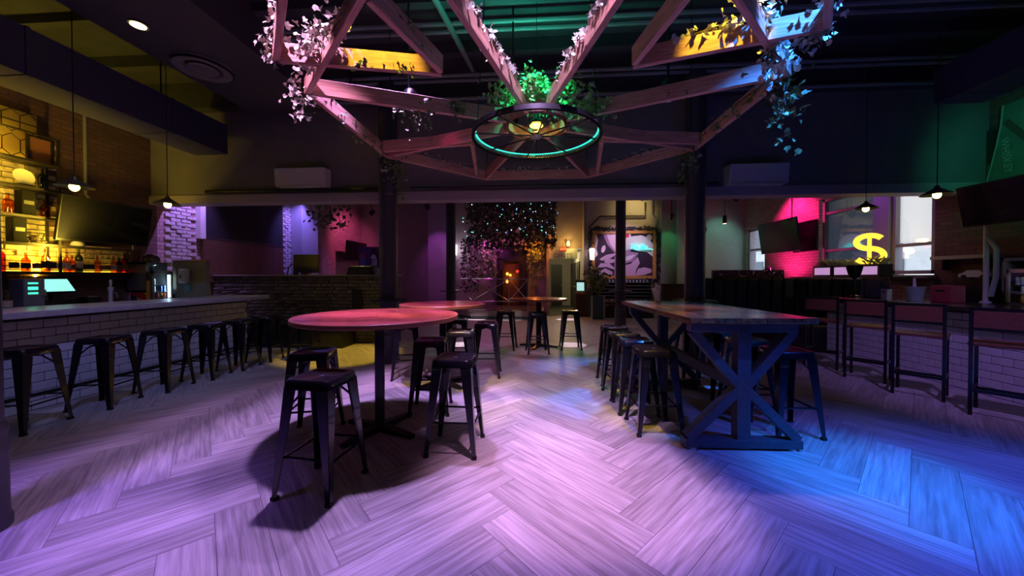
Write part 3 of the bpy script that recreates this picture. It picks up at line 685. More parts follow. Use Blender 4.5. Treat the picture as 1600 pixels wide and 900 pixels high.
# fridge, till, dispenser, taps
def fridge(label, c, rz, wd=.36, dp=.37, ht=.46, logo=True, warm=False):
    t = thing('drinks_cooler', label, 'cooler', c, rz, 'counter-top drinks coolers')   # door faces local +x
    m = mat('cooler shell', (.10, .10, .11), .4)
    MB().b2(-dp, -dp + .02, -wd / 2, wd / 2, 0, ht).b2(-dp, 0, -wd / 2, -wd / 2 + .02, 0, ht).b2(-dp, 0, wd / 2 - .02, wd / 2, 0, ht).b2(-dp, 0, -wd / 2, wd / 2, 0, .03).b2(-dp, 0, -wd / 2, wd / 2, ht - .04, ht).build('shell', m, t)
    d = MB().b2(0, .025, -wd / 2, -wd / 2 + .03, 0, ht).b2(0, .025, wd / 2 - .03, wd / 2, 0, ht).b2(0, .025, -wd / 2, wd / 2, 0, .035).b2(0, .025, -wd / 2, wd / 2, ht - .05, ht).build('door', CHROME, t)
    MB().b2(.008, .014, -wd / 2 + .03, wd / 2 - .03, .035, ht - .05).build('pane', glass_mat('cooler glass', (.92, .97, 1), .05) if 'cooler glass' not in MATS else MATS['cooler glass'], d)
    tube = MB().b2(-.03, -.01, wd / 2 - .045, wd / 2 - .03, .05, ht - .06).build('light_tube', mat('cool white tube', (1, 1, 1), .4, emit=(.75, .95, 1), es=7), t)
    for z in (.03, .155, .28): MB().b2(-dp + .02, -.02, -wd / 2 + .02, wd / 2 - .02, z, z + .006).build('shelf', CHROME, t)
    cols = [mat('silver can', (.6, .62, .65), .3, .6), mat('blue can', (.03, .08, .35), .3, .4), mat('red can', (.5, .06, .03), .35), mat('gold can', (.6, .4, .08), .35, .4)]
    can = {}
    for r_, z in enumerate((.036, .161, .286)):
        for k in range(5):
            ci = [[3, 2, 2, 3, 2], [0, 0, 1, 1, 1], [0, 0, 0, 0, 0]][r_][k] if not warm else [3, 0, 0][r_]
            if r_ == 2 and k > 1 and not warm: continue
            if ci not in can: can[ci] = MB().lathe([(.022, 0), (.025, .006), (.025, .095), (.02, .105)], 10).build('drink_can', cols[ci], t, True).data; o = t.children[-1]
            else: o = bpy.data.objects.new('drink_can', can[ci]); C.objects.link(o); o.parent = t
            o.location = (-.07, -wd / 2 + .055 + k * .056, z)
    if logo:
        s = -wd / 2 - .002
        MB().b2(-dp + .002, -.002, s, s + .002, .002, ht - .002).build('side_print', mat('navy print', (.02, .015, .05), .4), t)
        def disc(cx, cz, r, a0, a1, m, yy, nm):
            pts = []
            for k in range(25):
                a = R(a0 + (a1 - a0) * k / 24); x = min(-.004, max(-dp + .004, cx + r * math.cos(a))); z = min(ht - .004, max(.004, cz + r * math.sin(a))); pts.append((x, z))
            M = Matrix(((1, 0, 0, 0), (0, 0, -1, 0), (0, 1, 0, 0), (0, 0, 0, 1)))
            o = MB().prism(pts, 0, .001, Matrix.Translation((0, yy, 0)) @ M).build(nm, m, t); return fixn(o)
        disc(-.02, .12, .24, 0, 360, mat('yellow print', (.75, .38, .03), .4), s - .001, 'yellow_sun')
        disc(-.28, .02, .21, -20, 150, mat('red print', (.45, .02, .02), .4), s - .002, 'red_shape')
    return t
fridge('small glass-door cooler of drink cans at the end of the left bar', (-6.62, 5.85, 1.0), 0, ht=.52)
l = area('cooler tube light', (-6.66, 5.97, 1.3), (-6.8, 5.8, 1.28), .02, .3, (.6, .9, 1), 1.6)
fridge('small glass-door cooler glowing at the right edge, right bar', (6.62, 5.28, 1.08), R(180), logo=False, warm=True, ht=.5)
l = area('cooler tube light', (6.66, 5.14, 1.33), (6.85, 5.3, 1.3), .02, .3, (.9, .95, .9), 1.0)
t = thing('till', 'point of sale till with a glowing pale green screen', 'till', (-6.62, 4.47, 1.0))
M = Matrix.Rotation(R(-38), 3, 'Y')
bevel(MB().b2(-.2, .1, -.2, .2, 0, .1).build('cash_drawer', BLACK, t), .01)
MB().b2(-.05, .02, -.05, .05, .1, .28).build('neck', BLACK, t)
MB().box((0, 0, 0), (.025, .33, .24), M).build('screen_case', BLACK, t)
t.children[-1].data.transform(Matrix.Translation((0, 0, .30)))
o = MB().box((.014, 0, 0), (.002, .30, .21)).build('display', mat('till display', (.3, .8, .7), .4, emit=(.35, .95, .85), es=1.0), t); o.data.transform(Matrix.Translation((0, 0, .30)) @ Matrix.Rotation(R(-38), 4, 'Y'))
t2 = thing('card_printer', 'low black receipt printer beside the till', 'printer', (-6.55, 4.78, 1.0)); bevel(MB().b2(-.1, .1, -.09, .09, 0, .13).build('casing', BLACK, t2), .015); MB().b2(-.05, .06, -.06, .06, .13, .14).build('paper_slot', CHROME, t2)
t = thing('drink_machine', 'small grey drink machine with a green lit display', 'machine', (-6.6, 4.18, 1.0))
bevel(MB().b2(-.12, .1, -.1, .1, 0, .40).build('casing', mat('machine grey', (.2, .2, .22), .35, .3), t), .012)
gl = mat('green display', (.1, .9, .5), .4, emit=(.05, .9, .4), es=2.2)
for z, h in ((.33, .02), (.255, .04), (.2, .022)): MB().b2(.1, .104, -.06, .03, z, z + h).build('display', gl, t)
MB().tube([(.11, .05, .24), (.15, .07, .25), (.15, .07, .18), (.11, .05, .18)], .008, 6).build('handle', CHROME, t)
for k, y in enumerate((3.92, 4.0)):
    bottle(-6.6, y, 1.0, .28, .04, CLR, ['clear bottle on the counter left of the drink machine, outer one', 'clear bottle on the counter left of the drink machine, inner one'][k], 'counter bottles', LBL[0])
t = thing('beer_tap', 'cream beer tap on the back counter left of the cooler', 'tap', (-6.65, 5.12, 1.0))
MB().lathe([(.05, 0), (.05, .02), (.025, .03), (.025, .2), (.035, .22), (.035, .26), (.0, .28)], 14).build('tower', PAINTW, t, True); MB().tube([(.03, 0, .18), (.1, 0, .17), (.11, 0, .1)], .01, 8).build('spout', CHROME, t, True)
MB().lathe([(.012, .27), (.02, .36), (.015, .38)], 10).build('lever', PAINTW, t, True)
t = thing('partition_panel', 'olive painted partition panel at the end of the left bar', 'panel', (-6.3, 6.08, 0)); bevel(MB().b2(-.36, .3, 0, .08, 0, 1.71).build('board', mat('olive grey paint', (.19, .19, .14), .6), t), .006)
MB().b2(-.37, .31, -.01, .09, 1.71, 1.73).build('cap_strip', mat('raw wood edge', (.4, .24, .1), .5), t)
t = thing('towel_dispenser', 'white towel dispenser on the olive partition', 'dispenser', (-6.38, 6.08, 1.31)); bevel(MB().b2(-.075, .075, -.1, -.001, 0, .26).build('casing', PAINTW, t), .03, 3); MB().b2(-.04, .0, -.104, -.1, .09, .15).build('level_window', mat('dark plastic', (.1, .09, .05), .3), t)
tag(MB().lathe([(.07, 0), (.07, .012)], 20).build('round_sticker', mat('dark green sticker', (.02, .10, .08), .4)), 'round dark green sticker under the towel dispenser', 'sticker'); bpy.data.objects['round_sticker'].location = (-6.36, 6.079, 1.22); bpy.data.objects['round_sticker'].rotation_euler = (R(90), 0, 0)
t = thing('card_holder', 'small white card in a black stand beside the can cooler', 'card', (-6.64, 6.04, 1.0)); MB().b2(-.02, .05, -.015, .01, 0, .12).build('stand', BLACK, t); MB().b2(-.03, .06, -.012, -.004, .12, .2).build('card', PAINTW, t)

# pendants over the bars
def pendant(x, y, z, label, p=3.2):
    t = thing('pendant_lamp', label, 'lamp', (x, y, z), 0, 'black cone pendants over the bars')
    MB().lathe([(.16, .03), (.15, .035), (.03, .12), (.02, .15), (.018, .15), (.02, .12), (.15, .028)], 24, cap=False).build('shade', mat('dark enamel', (.03, .028, .025), .35, .4), t, True)
    MB().tube([(0, 0, .14), (0, 0, 4.9 - z)], .005, 6).build('cord', BLACK, t)
    b = MB().sphere((0, 0, .03), .042, 12, 8, (1, 1, 1.15)).build('bulb', mat('warm bulb', (1, .8, .3), .4, emit=(1, .72, .16), es=14), t, True)
    point('bulb light', (x, y, z + .045), (1, .62, .08), p, .04)
pendant(-5.22, 3.69, 2.41, 'lit cone pendant over the left bar, nearer one')
pendant(-5.22, 4.71, 2.42, 'lit cone pendant over the left bar by the lit brick')
pendant(5.2, 6.0, 2.47, 'lit cone pendant in front of the tall windows, right bar')
pendant(5.2, 5.0, 2.46, 'lit cone pendant beside the upper right television')

# ---------------------------------------------------------------- stone booth and bench behind the left bar
t = thing('stone_booth', 'stacked stone half wall of the booth behind the left bar', 'half wall', (-7.15, 7.4, 0))
MB().b2(0, 4.15, .05, .3, 0, 1.44).build('core', MORTAR, t)
r = random.Random(5); sm = []
for q in range(6):
    l, h, d = 1, .07, .03 + .035 * r.random()
    o = MB().hexa([(0, .05, 0), (1, .05, 0), (1, .05, h), (0, .05, h)], [(.02, .05 - d, .006), (.98, .05 - d * r.uniform(.7, 1), .004), (.98, .05 - d, h - .006), (.02, .05 - d * r.uniform(.7, 1.1), h - .005)]).build('stone', STONE); fixn(o); sm.append(o.data); bpy.data.objects.remove(o)
n = 0
for k in range(19):
    x = -.1 * (k % 3)
    while x < 4.12:
        l = r.uniform(.22, .5); a, b = max(0, x), min(4.15, x + l)
        if b - a > .06 and n < 298:
            o = bpy.data.objects.new('stone', sm[r.randrange(6)]); C.objects.link(o); o.parent = t; o.location = (a, 0, .02 + k * .0745); o.scale = (b - a - .004, 1, 1); n += 1
        x += l
bevel(MB().b2(-.0, 4.18, -.04, .34, 1.44, 1.47).build('capstone', mat('booth ledge', (.25, .23, .2), .4), t), .005)
MB().b2(3.2, 3.42, -.03, .06, .72, 1.16).build('niche', mat('niche black', (.006, .006, .008), .6), t)
t = thing('bench', 'dark padded bench in front of the stone wall', 'bench', (-4.6, 7.0, 0)); MB().b2(-1.3, .75, -.2, .33, 0, .38).build('plinth', mat('dark bench wood', (.012, .01, .008), .5), t); bevel(MB().b2(-1.32, .77, -.24, .33, .38, .5).build('cushion', mat('black leather', (.012, .01, .008), .4), t), .03, 3)
t = thing('monitor', 'black monitor standing on the stone booth ledge', 'monitor', (-5.28, 7.85, 1.40)); MB().box((0, 0, .33), (.6, .05, .42)).build('casing', BLACK, t); MB().b2(-.31, -.3, -.03, .03, .12, .54).build('lit_edge', mat('painted edge light', (.5, .38, .12), .5), t); MB().b2(-.08, .08, -.08, .08, 0, .12).build('foot', BLACK, t)  # ochre strip paints the light caught by the monitor's side
t = thing('booth_table', 'dark table top behind the stone booth wall', 'table', (-4.7, 8.0, 0)); MB().b2(-1.2, 1.2, -.25, .35, 1.36, 1.40).build('top', DARKTOP, t)
for a in (-1.1, 1.1): MB().b2(a - .03, a + .03, -.1, .2, 0, 1.36).build('leg', BLACK, t)
t = thing('stage_speaker', 'low black loudspeaker on the booth table by the pink wall', 'speaker', (-4.0, 8.0, 1.40)); bevel(MB().hexa([(-.35, -.2, 0), (.38, -.2, 0), (.38, .2, 0), (-.35, .2, 0)], [(-.28, -.14, .28), (.26, -.14, .28), (.26, .2, .28), (-.28, .2, .28)]).build('cabinet', BLACK, t), .02); MB().b2(-.25, .25, -.21, -.2, .04, .2).build('grille', mat('speaker grille', (.02, .02, .02), .7), t)
t = thing('drink_tower', 'curved black tap tower on the booth table before the blue pier', 'tap', (-5.62, 7.95, 1.40)); MB().lathe([(.09, 0), (.1, .02), (.06, .1), (.05, .28), (.03, .3)], 14).build('body', BLACK, t, True); MB().tube([(-.2, 0, .05), (-.17, 0, .25), (0, 0, .38), (.2, 0, .3), (.26, 0, .05)], .014, 8).build('hoop', BLACK, t, True); MB().sphere((.15, -.05, .06), .035).build('knob', CHROME, t, True)
# ---------------------------------------------------------------- hanging octagonal frame with ivy
FX, FY, FZ = 0.0, 3.83, 3.02
fr = thing('wooden_trellis', 'large octagonal hanging frame of wooden beams with spokes', 'ceiling frame', (FX, FY, FZ))
BH, BW = .14, .045
def beam(a, b, nm='beam', ext=0, dz=0):
    a, b = Vector((*a, BH / 2 + dz)), Vector((*b, BH / 2 + dz)); d = (b - a).normalized(); a -= d * ext; b += d * ext
    L = (b - a).length
    o = bevel(MB().box((L / 2, 0, 0), (L, BW, BH)).build(nm, BEAM, fr), .004, 1)
    o.location = a; o.rotation_euler = (0, 0, math.atan2(d.y, d.x)); return o
oc = [Vector((2.165 * math.cos(R(22.5 + 45 * k)), 2.165 * math.sin(R(22.5 + 45 * k)))) for k in range(8)]
for k in range(8): beam(oc[k], oc[(k + 1) % 8], 'rim_beam', .015)
for k in range(8):
    v = oc[k]
    if v.y < -1.5: v = Vector((math.copysign(.56, v.x), -1.99))
    beam(v * .985, v.normalized() * .34, 'spoke_beam', 0, .001)
near = [((-1.95, -1.29), (-.75, -1.03)), ((-.98, -1.80), (-.75, -1.06)), ((-1.95, -1.27), (-1.25, -2.1)),
        ((1.9, -1.37), (.74, -1.03)), ((.90, -1.83), (.74, -1.06)), ((1.9, -1.35), (1.45, -1.95))]
for a, b in near: beam(a, b, 'bracket_beam', 0, .002)
for s in (-1, 1):
    beam((s * 1.95, .62), (s * .78, .46), 'bracket_beam', 0, .002); beam((s * .78, .48), (s * .95, 1.8), 'bracket_beam', 0, .002)
for k in range(8): MB().tube([(oc[k].x * .97, oc[k].y * .97, BH), (oc[k].x * .97, oc[k].y * .97, 4.9 - FZ)], .006, 6).build('hanger_rod', BLACK, fr)
MB().lathe([(.36, .01), (.36, .13), (.3, .13), (.3, .01)], 24, cap=False).build('hub_ring', BEAM, fr)

wh = thing('wheel_chandelier', 'black perforated wheel ring with spokes under the hanging frame', 'chandelier', (FX, FY, 2.90))
MB().lathe([(.685, 0), (.69, .0), (.69, .045), (.66, .05), (.655, .042), (.655, .01), (.66, 0)], 64, cap=False).build('rim', mat('dark wheel steel', (.05, .05, .06), .35, .7), wh, True)
sd = MB()
for k in range(150):
    for q in range(2):
        a = 2 * math.pi * (k + .5 * q) / 150; sd.box((.6535 * math.cos(a), .6535 * math.sin(a), .018 + .02 * q), (.006, .012, .010), Matrix.Rotation(a, 3, 'Z'))
o = sd.build('rim_studs', mat('bright stud', (.75, .72, .8), .25, .8), wh); o['kind'] = 'stuff'
TEAL = mat('teal led', (.1, .9, .75), .4, emit=(.03, .75, .55), es=1.6)
o = MB().lathe([(.652, .052), (.648, .06), (.64, .06), (.645, .05)], 64, cap=False).build('led_ring', TEAL, wh, True)
for k in range(8):
    a = R(10 + 45 * k); MB().tube([(.05 * math.cos(a), .05 * math.sin(a), .03), (.655 * math.cos(a), .655 * math.sin(a), .03)], .009, 6).build('wheel_spoke', BLACK, wh, True)
MB().lathe([(.02, .0), (.06, .02), (.06, .05), (.02, .07)], 16).build('hub', CHROME, wh, True)
lm = MB().lathe([(.1, .14), (.1, .16), (.03, .23), (.03, .4)], 20).build('lamp_housing', BLACK, wh, True)
MB().lathe([(.07, .135), (.07, .141)], 20).build('lamp_lens', mat('amber lens', (1, .7, .2), .4, emit=(1, .62, .08), es=5), lm)
for k in range(3):
    a = R(90 + 120 * k); MB().tube([(.67 * math.cos(a), .67 * math.sin(a), .05), (.55 * math.cos(a), .55 * math.sin(a), 2.0)], .004, 5).build('hanger_wire', BLACK, wh)
point('amber hub light', (FX, FY, 2.90 + .1), (1, .6, .08), 2.5, .05)

def garland(label, segs, m=IVY, size=.06, seed=0, dens=90, top=True):
    """segs: (p0, p1, radius, droop) relative to the frame; leaves scattered round the line"""
    r = random.Random(seed); b = MB(); st = MB()
    for p0, p1, rad, droop in segs:
        p0, p1 = Vector(p0), Vector(p1); L = max((p1 - p0).length, .12)
        for k in range(int(dens * (.35 + L) * (.6 + rad * 6))):
            f = r.random(); g = Vector((r.gauss(0, 1), r.gauss(0, 1), r.gauss(0, 1))) * rad * .55
            p = p0.lerp(p1, f) + g; p.z -= abs(r.gauss(0, droop))
            b.leaf(p, size * r.uniform(.5, 1.0), (r.gauss(0, .7), r.gauss(-.5, .7), r.gauss(.3, .7)), r.uniform(0, 6.28))
        n = max(3, int(L / .12)); pts = [p0.lerp(p1, i / n) + Vector((r.uniform(-.02, .02), r.uniform(-.02, .02), r.uniform(-.02, .02))) for i in range(n + 1)]
        st.tube(pts, .006, 5)
        for q in range(int(3 + droop * 14)):
            f = r.random(); a = p0.lerp(p1, f); st.tube([a, a + Vector((r.uniform(-.06, .06), r.uniform(-.06, .06), -droop * r.uniform(.4, 1.4) - .03))], .003, 4)
    t = thing('ivy_garland', label, 'ivy', (FX, FY, FZ), 0, 'ivy on the hanging frame')
    o = b.build('leaves', m, t); o['kind'] = 'stuff'; st.build('stems', STEM, t); return t
T = BH + .02
def v(i, z=T, s=1.0): return (oc[i].x * s, oc[i].y * s, z)
# oc: 0 right-far(22), 1 far-right, 2 far-left, 3 left-far, 4 left-near, 5 near-left, 6 near-right, 7 right-near
garland('ivy tinted pale as if lit, climbing the outermost left beam of the frame', [((-1.97, -1.3, T), (-1.3, -2.05, T + .03), .05, .02), ((-2.0, -1.25, .08), (-1.95, -1.35, .12), .07, .04)], IVY_LIT, .055, 1, 80)
garland('ivy bunch tinted pale as if lit, on the left rim beam of the frame', [((-1.75, -1.18, T + .06), (-1.45, -1.32, T + .12), .10, .03), ((-1.85, -1.1, .1), (-1.6, -1.35, T), .06, .04)], IVY_LIT, .06, 2, 130)
garland('ivy clump under the left corner of the frame', [((-2.0, -1.0, .05), (-2.02, -.78, 0), .09, .12)], IVY_LIT, .055, 3, 90)
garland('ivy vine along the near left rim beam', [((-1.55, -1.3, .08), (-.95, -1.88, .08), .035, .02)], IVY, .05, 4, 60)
garland('ivy along the near left spoke, in bright light', [((-.53, -1.85, T), (-.2, -.7, T), .05, .03)], IVY_LIT, .06, 5, 190)
garland('ivy along the near right spoke, in bright light', [((.53, -1.85, T), (.2, -.7, T), .05, .03)], IVY_LIT, .06, 6, 190)
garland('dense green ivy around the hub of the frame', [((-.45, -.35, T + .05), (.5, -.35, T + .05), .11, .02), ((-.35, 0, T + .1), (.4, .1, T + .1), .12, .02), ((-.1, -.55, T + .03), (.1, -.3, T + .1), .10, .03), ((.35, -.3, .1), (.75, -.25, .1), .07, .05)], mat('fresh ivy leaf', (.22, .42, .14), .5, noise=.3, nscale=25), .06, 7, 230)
garland('ivy with yellow light on the right bracket beam', [((1.0, -1.1, T), (1.6, -1.27, T), .05, .02), ((1.62, -1.2, .0), (1.64, -1.22, -.02), .05, .14)], IVY_LIT, .06, 8, 130)
garland('ivy bunch tinted pale as if lit, in blue light at the near right rim', [((1.25, -1.55, T + .04), (1.62, -1.2, T + .08), .10, .04), ((1.62, -1.2, T), (1.98, -.85, .1), .08, .06)], IVY_LIT, .06, 9, 110)
garland('ivy at the outer end of the blue lit beam', [((1.9, -1.38, T + .03), (1.65, -1.7, T + .03), .08, .05), ((1.75, -1.3, .0), (1.92, -1.36, .02), .05, .05)], IVY_LIT, .055, 10, 80)
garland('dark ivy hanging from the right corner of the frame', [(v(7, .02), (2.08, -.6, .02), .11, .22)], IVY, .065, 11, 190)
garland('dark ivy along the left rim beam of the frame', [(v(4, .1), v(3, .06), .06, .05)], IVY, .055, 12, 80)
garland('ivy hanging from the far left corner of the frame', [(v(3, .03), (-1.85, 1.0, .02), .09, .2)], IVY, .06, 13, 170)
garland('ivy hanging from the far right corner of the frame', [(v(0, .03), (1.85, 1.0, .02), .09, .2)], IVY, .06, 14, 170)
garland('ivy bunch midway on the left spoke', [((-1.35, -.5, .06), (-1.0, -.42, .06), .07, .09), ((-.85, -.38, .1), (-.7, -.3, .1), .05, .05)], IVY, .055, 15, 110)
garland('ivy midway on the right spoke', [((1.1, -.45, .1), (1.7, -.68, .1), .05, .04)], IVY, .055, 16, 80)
garland('ivy along the far left rim beam', [((-1.7, 1.1, T), (-.9, 1.95, T), .05, .03)], IVY_LIT, .05, 17, 70)
garland('ivy along the far right rim beam', [((1.7, 1.1, T), (.9, 1.95, T), .05, .03)], IVY_LIT, .05, 18, 70)
garland('ivy along the far rim beam behind the wheel', [((-.8, 2.0, T), (.8, 2.0, T), .04, .02)], IVY_LIT, .05, 19, 70)
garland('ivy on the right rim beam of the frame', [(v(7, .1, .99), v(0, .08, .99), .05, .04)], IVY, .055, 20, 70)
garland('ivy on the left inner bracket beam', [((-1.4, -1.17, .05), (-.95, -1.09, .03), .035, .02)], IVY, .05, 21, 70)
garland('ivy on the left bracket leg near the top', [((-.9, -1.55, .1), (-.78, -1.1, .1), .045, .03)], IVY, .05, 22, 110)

# stage lamps: black cans on ceiling poles, each with its own light
def par(x, y, z, aim, col, power, label, angle=70, blend=.5, rad=.05, es=8, mount=True):
    t = thing('stage_lamp', label, 'stage lamp', (x, y, z), 0, 'black stage lamps over the frame')
    d = (Vector(aim) - Vector((x, y, z))).normalized(); M = d.to_track_quat('Z', 'Y').to_matrix().to_4x4()
    o = MB().lathe([(.05, -.16), (.075, -.13), (.08, .03), (.072, .03), (.072, -.01)], 18, cap=False).build('can', BLACK, t, True); o.data.transform(M)
    o = MB().lathe([(0.001, -.012), (.071, -.012), (.071, -.006), (.001, -.006)], 18).build('lens', mat('lens %s' % label[:24], col, .4, emit=col, es=es), t); o.data.transform(M)
    o = MB().lathe([(.001, -.17), (.05, -.16)], 18, cap=False).build('rear_cap', BLACK, t, True); o.data.transform(M)
    if z < 2: MB().tube([(0, 0, -.08), (0, 0, -z)], .014, 8).build('floor_stand', BLACK, t, True)
    else: MB().tube([(0, 0, .08), (0, 0, (4.9 if y < 6.3 else 4.5) - z)], .014, 8).build('pole', BLACK, t, True)
    MB().tube([(-.09, 0, 0), (-.09, 0, .1), (.09, 0, .1), (.09, 0, 0)], .008, 6).build('yoke', BLACK, t)
    p = Vector((x, y, z)) + d * .045
    spot('stage lamp light', p, aim, col, power, angle, blend, rad)
# ---------------------------------------------------------------- right side: booth, planters, dollar sign, back bar
t = thing('banquette', 'long dark green channel-tufted banquette under the right windows', 'booth', (3.35, 7.5, 0))
MB().b2(0, 3.2, .08, .3, 0, 1.40).build('back_frame', mat('booth shell', (.014, .012, .012), .5), t)
MB().b2(0, 3.2, -.45, .1, 0, .36).build('plinth', MATS['booth shell'], t)
for k in range(14): bevel(MB().b2(.01 + k * .228, .228 + k * .228 - .01, -.03, .1, .48, 1.40).build('back_channel', VINYL, t), .035, 2)
for k in range(4): bevel(MB().b2(.01 + k * .8, .79 + k * .8, -.48, .06, .36, .5).build('seat_cushion', VINYL, t), .03, 2)
t = thing('glitter_partition', 'low purple sparkling strip of sequins on the booth back', 'panel', (3.75, 7.8, 0)); MB().b2(0, 1.45, .04, .1, 0, 1.57).build('board', mat('dark purple board', (.05, .02, .04), .5), t)
gl = MB(); r = random.Random(3)
for k in range(500): gl.box((r.uniform(.01, 1.44), .035, r.uniform(1.42, 1.57)), (.016, .004, .012), Euler((r.uniform(-.6, .6), r.uniform(-.6, .6), r.uniform(-.5, .5))).to_matrix())
o = gl.build('sequins', mat('purple sequin', (.5, .2, .42), .2, .8), t); o['kind'] = 'stuff'
for k, y in enumerate((7.2, 7.75, 8.3)):
    t = thing('planter_box', ['glowing white front planter box nearest the bright window', 'glowing white front planter box in the middle of the sill', 'glowing white front planter box farthest along the sill'][k], 'planter', (6.62, y + .26, 1.42), 0, 'planter boxes on the sill ledge')
    MB().b2(-.12, .12, -.255, .255, 0, .25).build('box', mat('dark planter wood', (.04, .02, .03), .5), t)
    MB().b2(-.125, -.12, -.215, .215, .05, .21).build('front_panel', mat('frosted pink panel', (.75, .5, .8), .5, emit=(.8, .45, .9), es=.55), t)
    b = MB()
    for q in range(60):
        a = r.uniform(0, 6.28); l = r.uniform(.12, .3); p0 = Vector((r.uniform(-.08, .08), r.uniform(-.22, .22), .24)); d = Vector((math.cos(a) * .6, math.sin(a) * .8, r.uniform(.4, 1))).normalized(); sdv = d.cross(Vector((0, 0, 1))).normalized() * .012
        m1 = p0 + d * l * .5 + Vector((0, 0, .02)); e = p0 + d * l - Vector((0, 0, .03)); b.add([p0 - sdv * .5, p0 + sdv * .5, m1 + sdv, e, m1 - sdv], [(0, 1, 2, 3, 4)])
    o = b.build('grass_leaves', mat('spider plant leaf', (.42, .5, .28), .5), t); o['kind'] = 'stuff'
tag(MB().b2(6.45, 6.85, 6.95, 9.5, 1.38, 1.42).build('planter_ledge', mat('ledge wood', (.05, .03, .03), .5)), 'dark ledge carrying the planter boxes by the windows', 'ledge')
for k, y in enumerate((7.1, 8.2, 9.35)): tag(MB().b2(6.48, 6.56, y, y + .08, 0, 1.38).build('ledge_post', MATS['ledge wood']), 'dark post under the planter ledge, %s' % ['by the bar end', 'in the middle', 'by the pink brick'][k], 'post', 'ledge posts')
# dollar sign: a fat S swept in a plane, with a bar through it
t = thing('dollar_sign', 'glowing yellow dollar sign among the window plants', 'sculpture', (6.62, 7.55, 1.66), R(-38))
DG = mat('glowing yellow plastic', (1, .7, .1), .4, emit=(1, .62, .05), es=1.5)
pts = []
for k in range(40):
    f = k / 39; a = R(30 + 240 * min(1, f * 2)) if f < .5 else R(90 - 240 * (f - .5) * 2)
    if f < .5: pts.append((.19 * math.cos(a), 0, .46 + .13 * math.sin(a)))
    else: pts.append((.2 * math.cos(a), 0, .19 + .14 * math.sin(a)))
MB().tube(pts, .05, 10).build('s_curve', DG, t, True); MB().b2(-.03, .03, -.025, .025, 0, .62).build('upright_bar', DG, t)
MB().b2(-.12, .12, -.06, .06, 0, .02).build('base', BLACK, t)
point('dollar sign light', (6.45, 7.6, 1.98), (1, .62, .08), 2.2, .12)
t = thing('dark_urn', 'dark footed bowl on the right bar end before the glowing planter boxes', 'pot', (5.8, 6.9, 1.06)); MB().lathe([(.05, .34), (.09, .42), (.12, .55), (.13, .57), (.11, .56), (.06, .4)], 18, cap=False).build('bowl', BLACK, t, True); MB().lathe([(.08, 0), (.08, .02), (.025, .04), (.025, .36)], 14).build('stand', BLACK, t, True)
# right back bar
t = thing('back_bar_cabinet', 'dark low cabinet behind the right bar under the cooler', 'cabinet', (6.58, 2.2, 0))
MB().b2(0, .57, 0, 4.3, 0, .98).build('body', DW, t); MB().b2(-.03, .57, 0, 4.3, .98, 1.03).build('top', DARKTOP, t)
for k in range(6): d = MB().b2(-.02, 0, .03 + k * .71, .70 + k * .71, .08, .92).build('door', DW, t); MB().tube([(-.035, .1 + k * .71, .5), (-.035, .1 + k * .71, .64)], .008, 6).build('handle', CHROME, d)
bpy.data.objects['drinks_cooler.001'].location = (6.62, 5.28, 1.03)
t = thing('steel_pole', 'pale steel pole beside the right back bar cooler', 'pole', (6.8, 5.86, 1.03)); MB().lathe([(.06, 0), (.06, .02), (.03, .03), (.03, 1.25)], 14).build('tube', mat('pale pole', (.5, .52, .5), .4), t, True); MB().tube([(0, -.06, .1), (0, -.12, .4), (0, -.12, .8), (0, -.02, 1.0)], .03, 8).build('wrapped_hose', mat('green grey hose', (.3, .4, .36), .5), t, True)
t = thing('shelf_board', 'pale shelf board on the wall behind the right bar', 'shelf', (7.1, 6.35, 1.72)); MB().b2(-.16, .1, -.38, .42, 0, .06).build('board', mat('pale shelf', (.45, .46, .44), .5), t)
for y in (-.3, .35): MB().b2(-.02, .1, y, y + .03, -.18, 0).build('bracket', BLACK, t)
t = thing('toy_car', 'white toy car model under the pale wall shelf', 'toy car', (6.95, 6.1, 1.03)); MB().b2(-.1, .1, -.22, .22, 0, .36).build('display_block', BLACK, t)
carp = [(-.2, 0), (.2, 0), (.2, .05), (.15, .06), (.08, .11), (-.08, .11), (-.14, .06), (-.2, .05)]
fixn(MB().prism(carp, -.06, .06, Matrix.Translation((0, 0, .39)) @ Matrix(((0, 0, 1, 0), (1, 0, 0, 0), (0, 1, 0, 0), (0, 0, 0, 1)))).build('car_body', PAINTW, t))
for a in (-.13, .12):
    for b in (-.06, .06): o = MB().lathe([(.035, -.01), (.035, .01)], 12).build('wheel', RUB, t); o.rotation_euler = (0, R(90), 0); o.location = (b, a, .395)
t = thing('ice_bucket', 'green tinted bucket with straws on the right bar', 'bucket', (5.85, 5.9, 1.06)); MB().lathe([(.08, 0), (.11, .2), (.115, .21), (.1, .2), (.07, .02)], 18, cap=False).build('pail', mat('frosted green pail', (.25, .36, .32), .4), t, True)
for k in range(5): MB().tube([(.02 * k - .04, .01, .05), (.035 * k - .08, .03 * k - .05, .34)], .005, 5).build('straw', PAINTW, t)
t = thing('red_crate', 'dark red crate on the right bar counter', 'crate', (5.88, 5.5, 1.06)); bevel(MB().b2(-.1, .1, -.13, .13, 0, .24).build('box', mat('dark red plastic', (.22, .02, .04), .5), t), .01); MB().b2(-.105, -.1, -.06, .06, .15, .18).build('grip_slot', BLACK, t)
t = thing('napkin_caddy', 'small steel napkin holder on the right bar counter', 'holder', (5.75, 6.25, 1.06)); MB().b2(-.04, .04, -.05, .05, 0, .16).build('case', mat('dull steel', (.4, .4, .4), .4, .6), t); MB().lathe([(.018, 0), (.018, .004)], 10, (0, 0, 0)).build('finger_hole', BLACK, t).rotation_euler = (0, R(-90), 0); t.children[-1].location = (-.041, 0, .12)
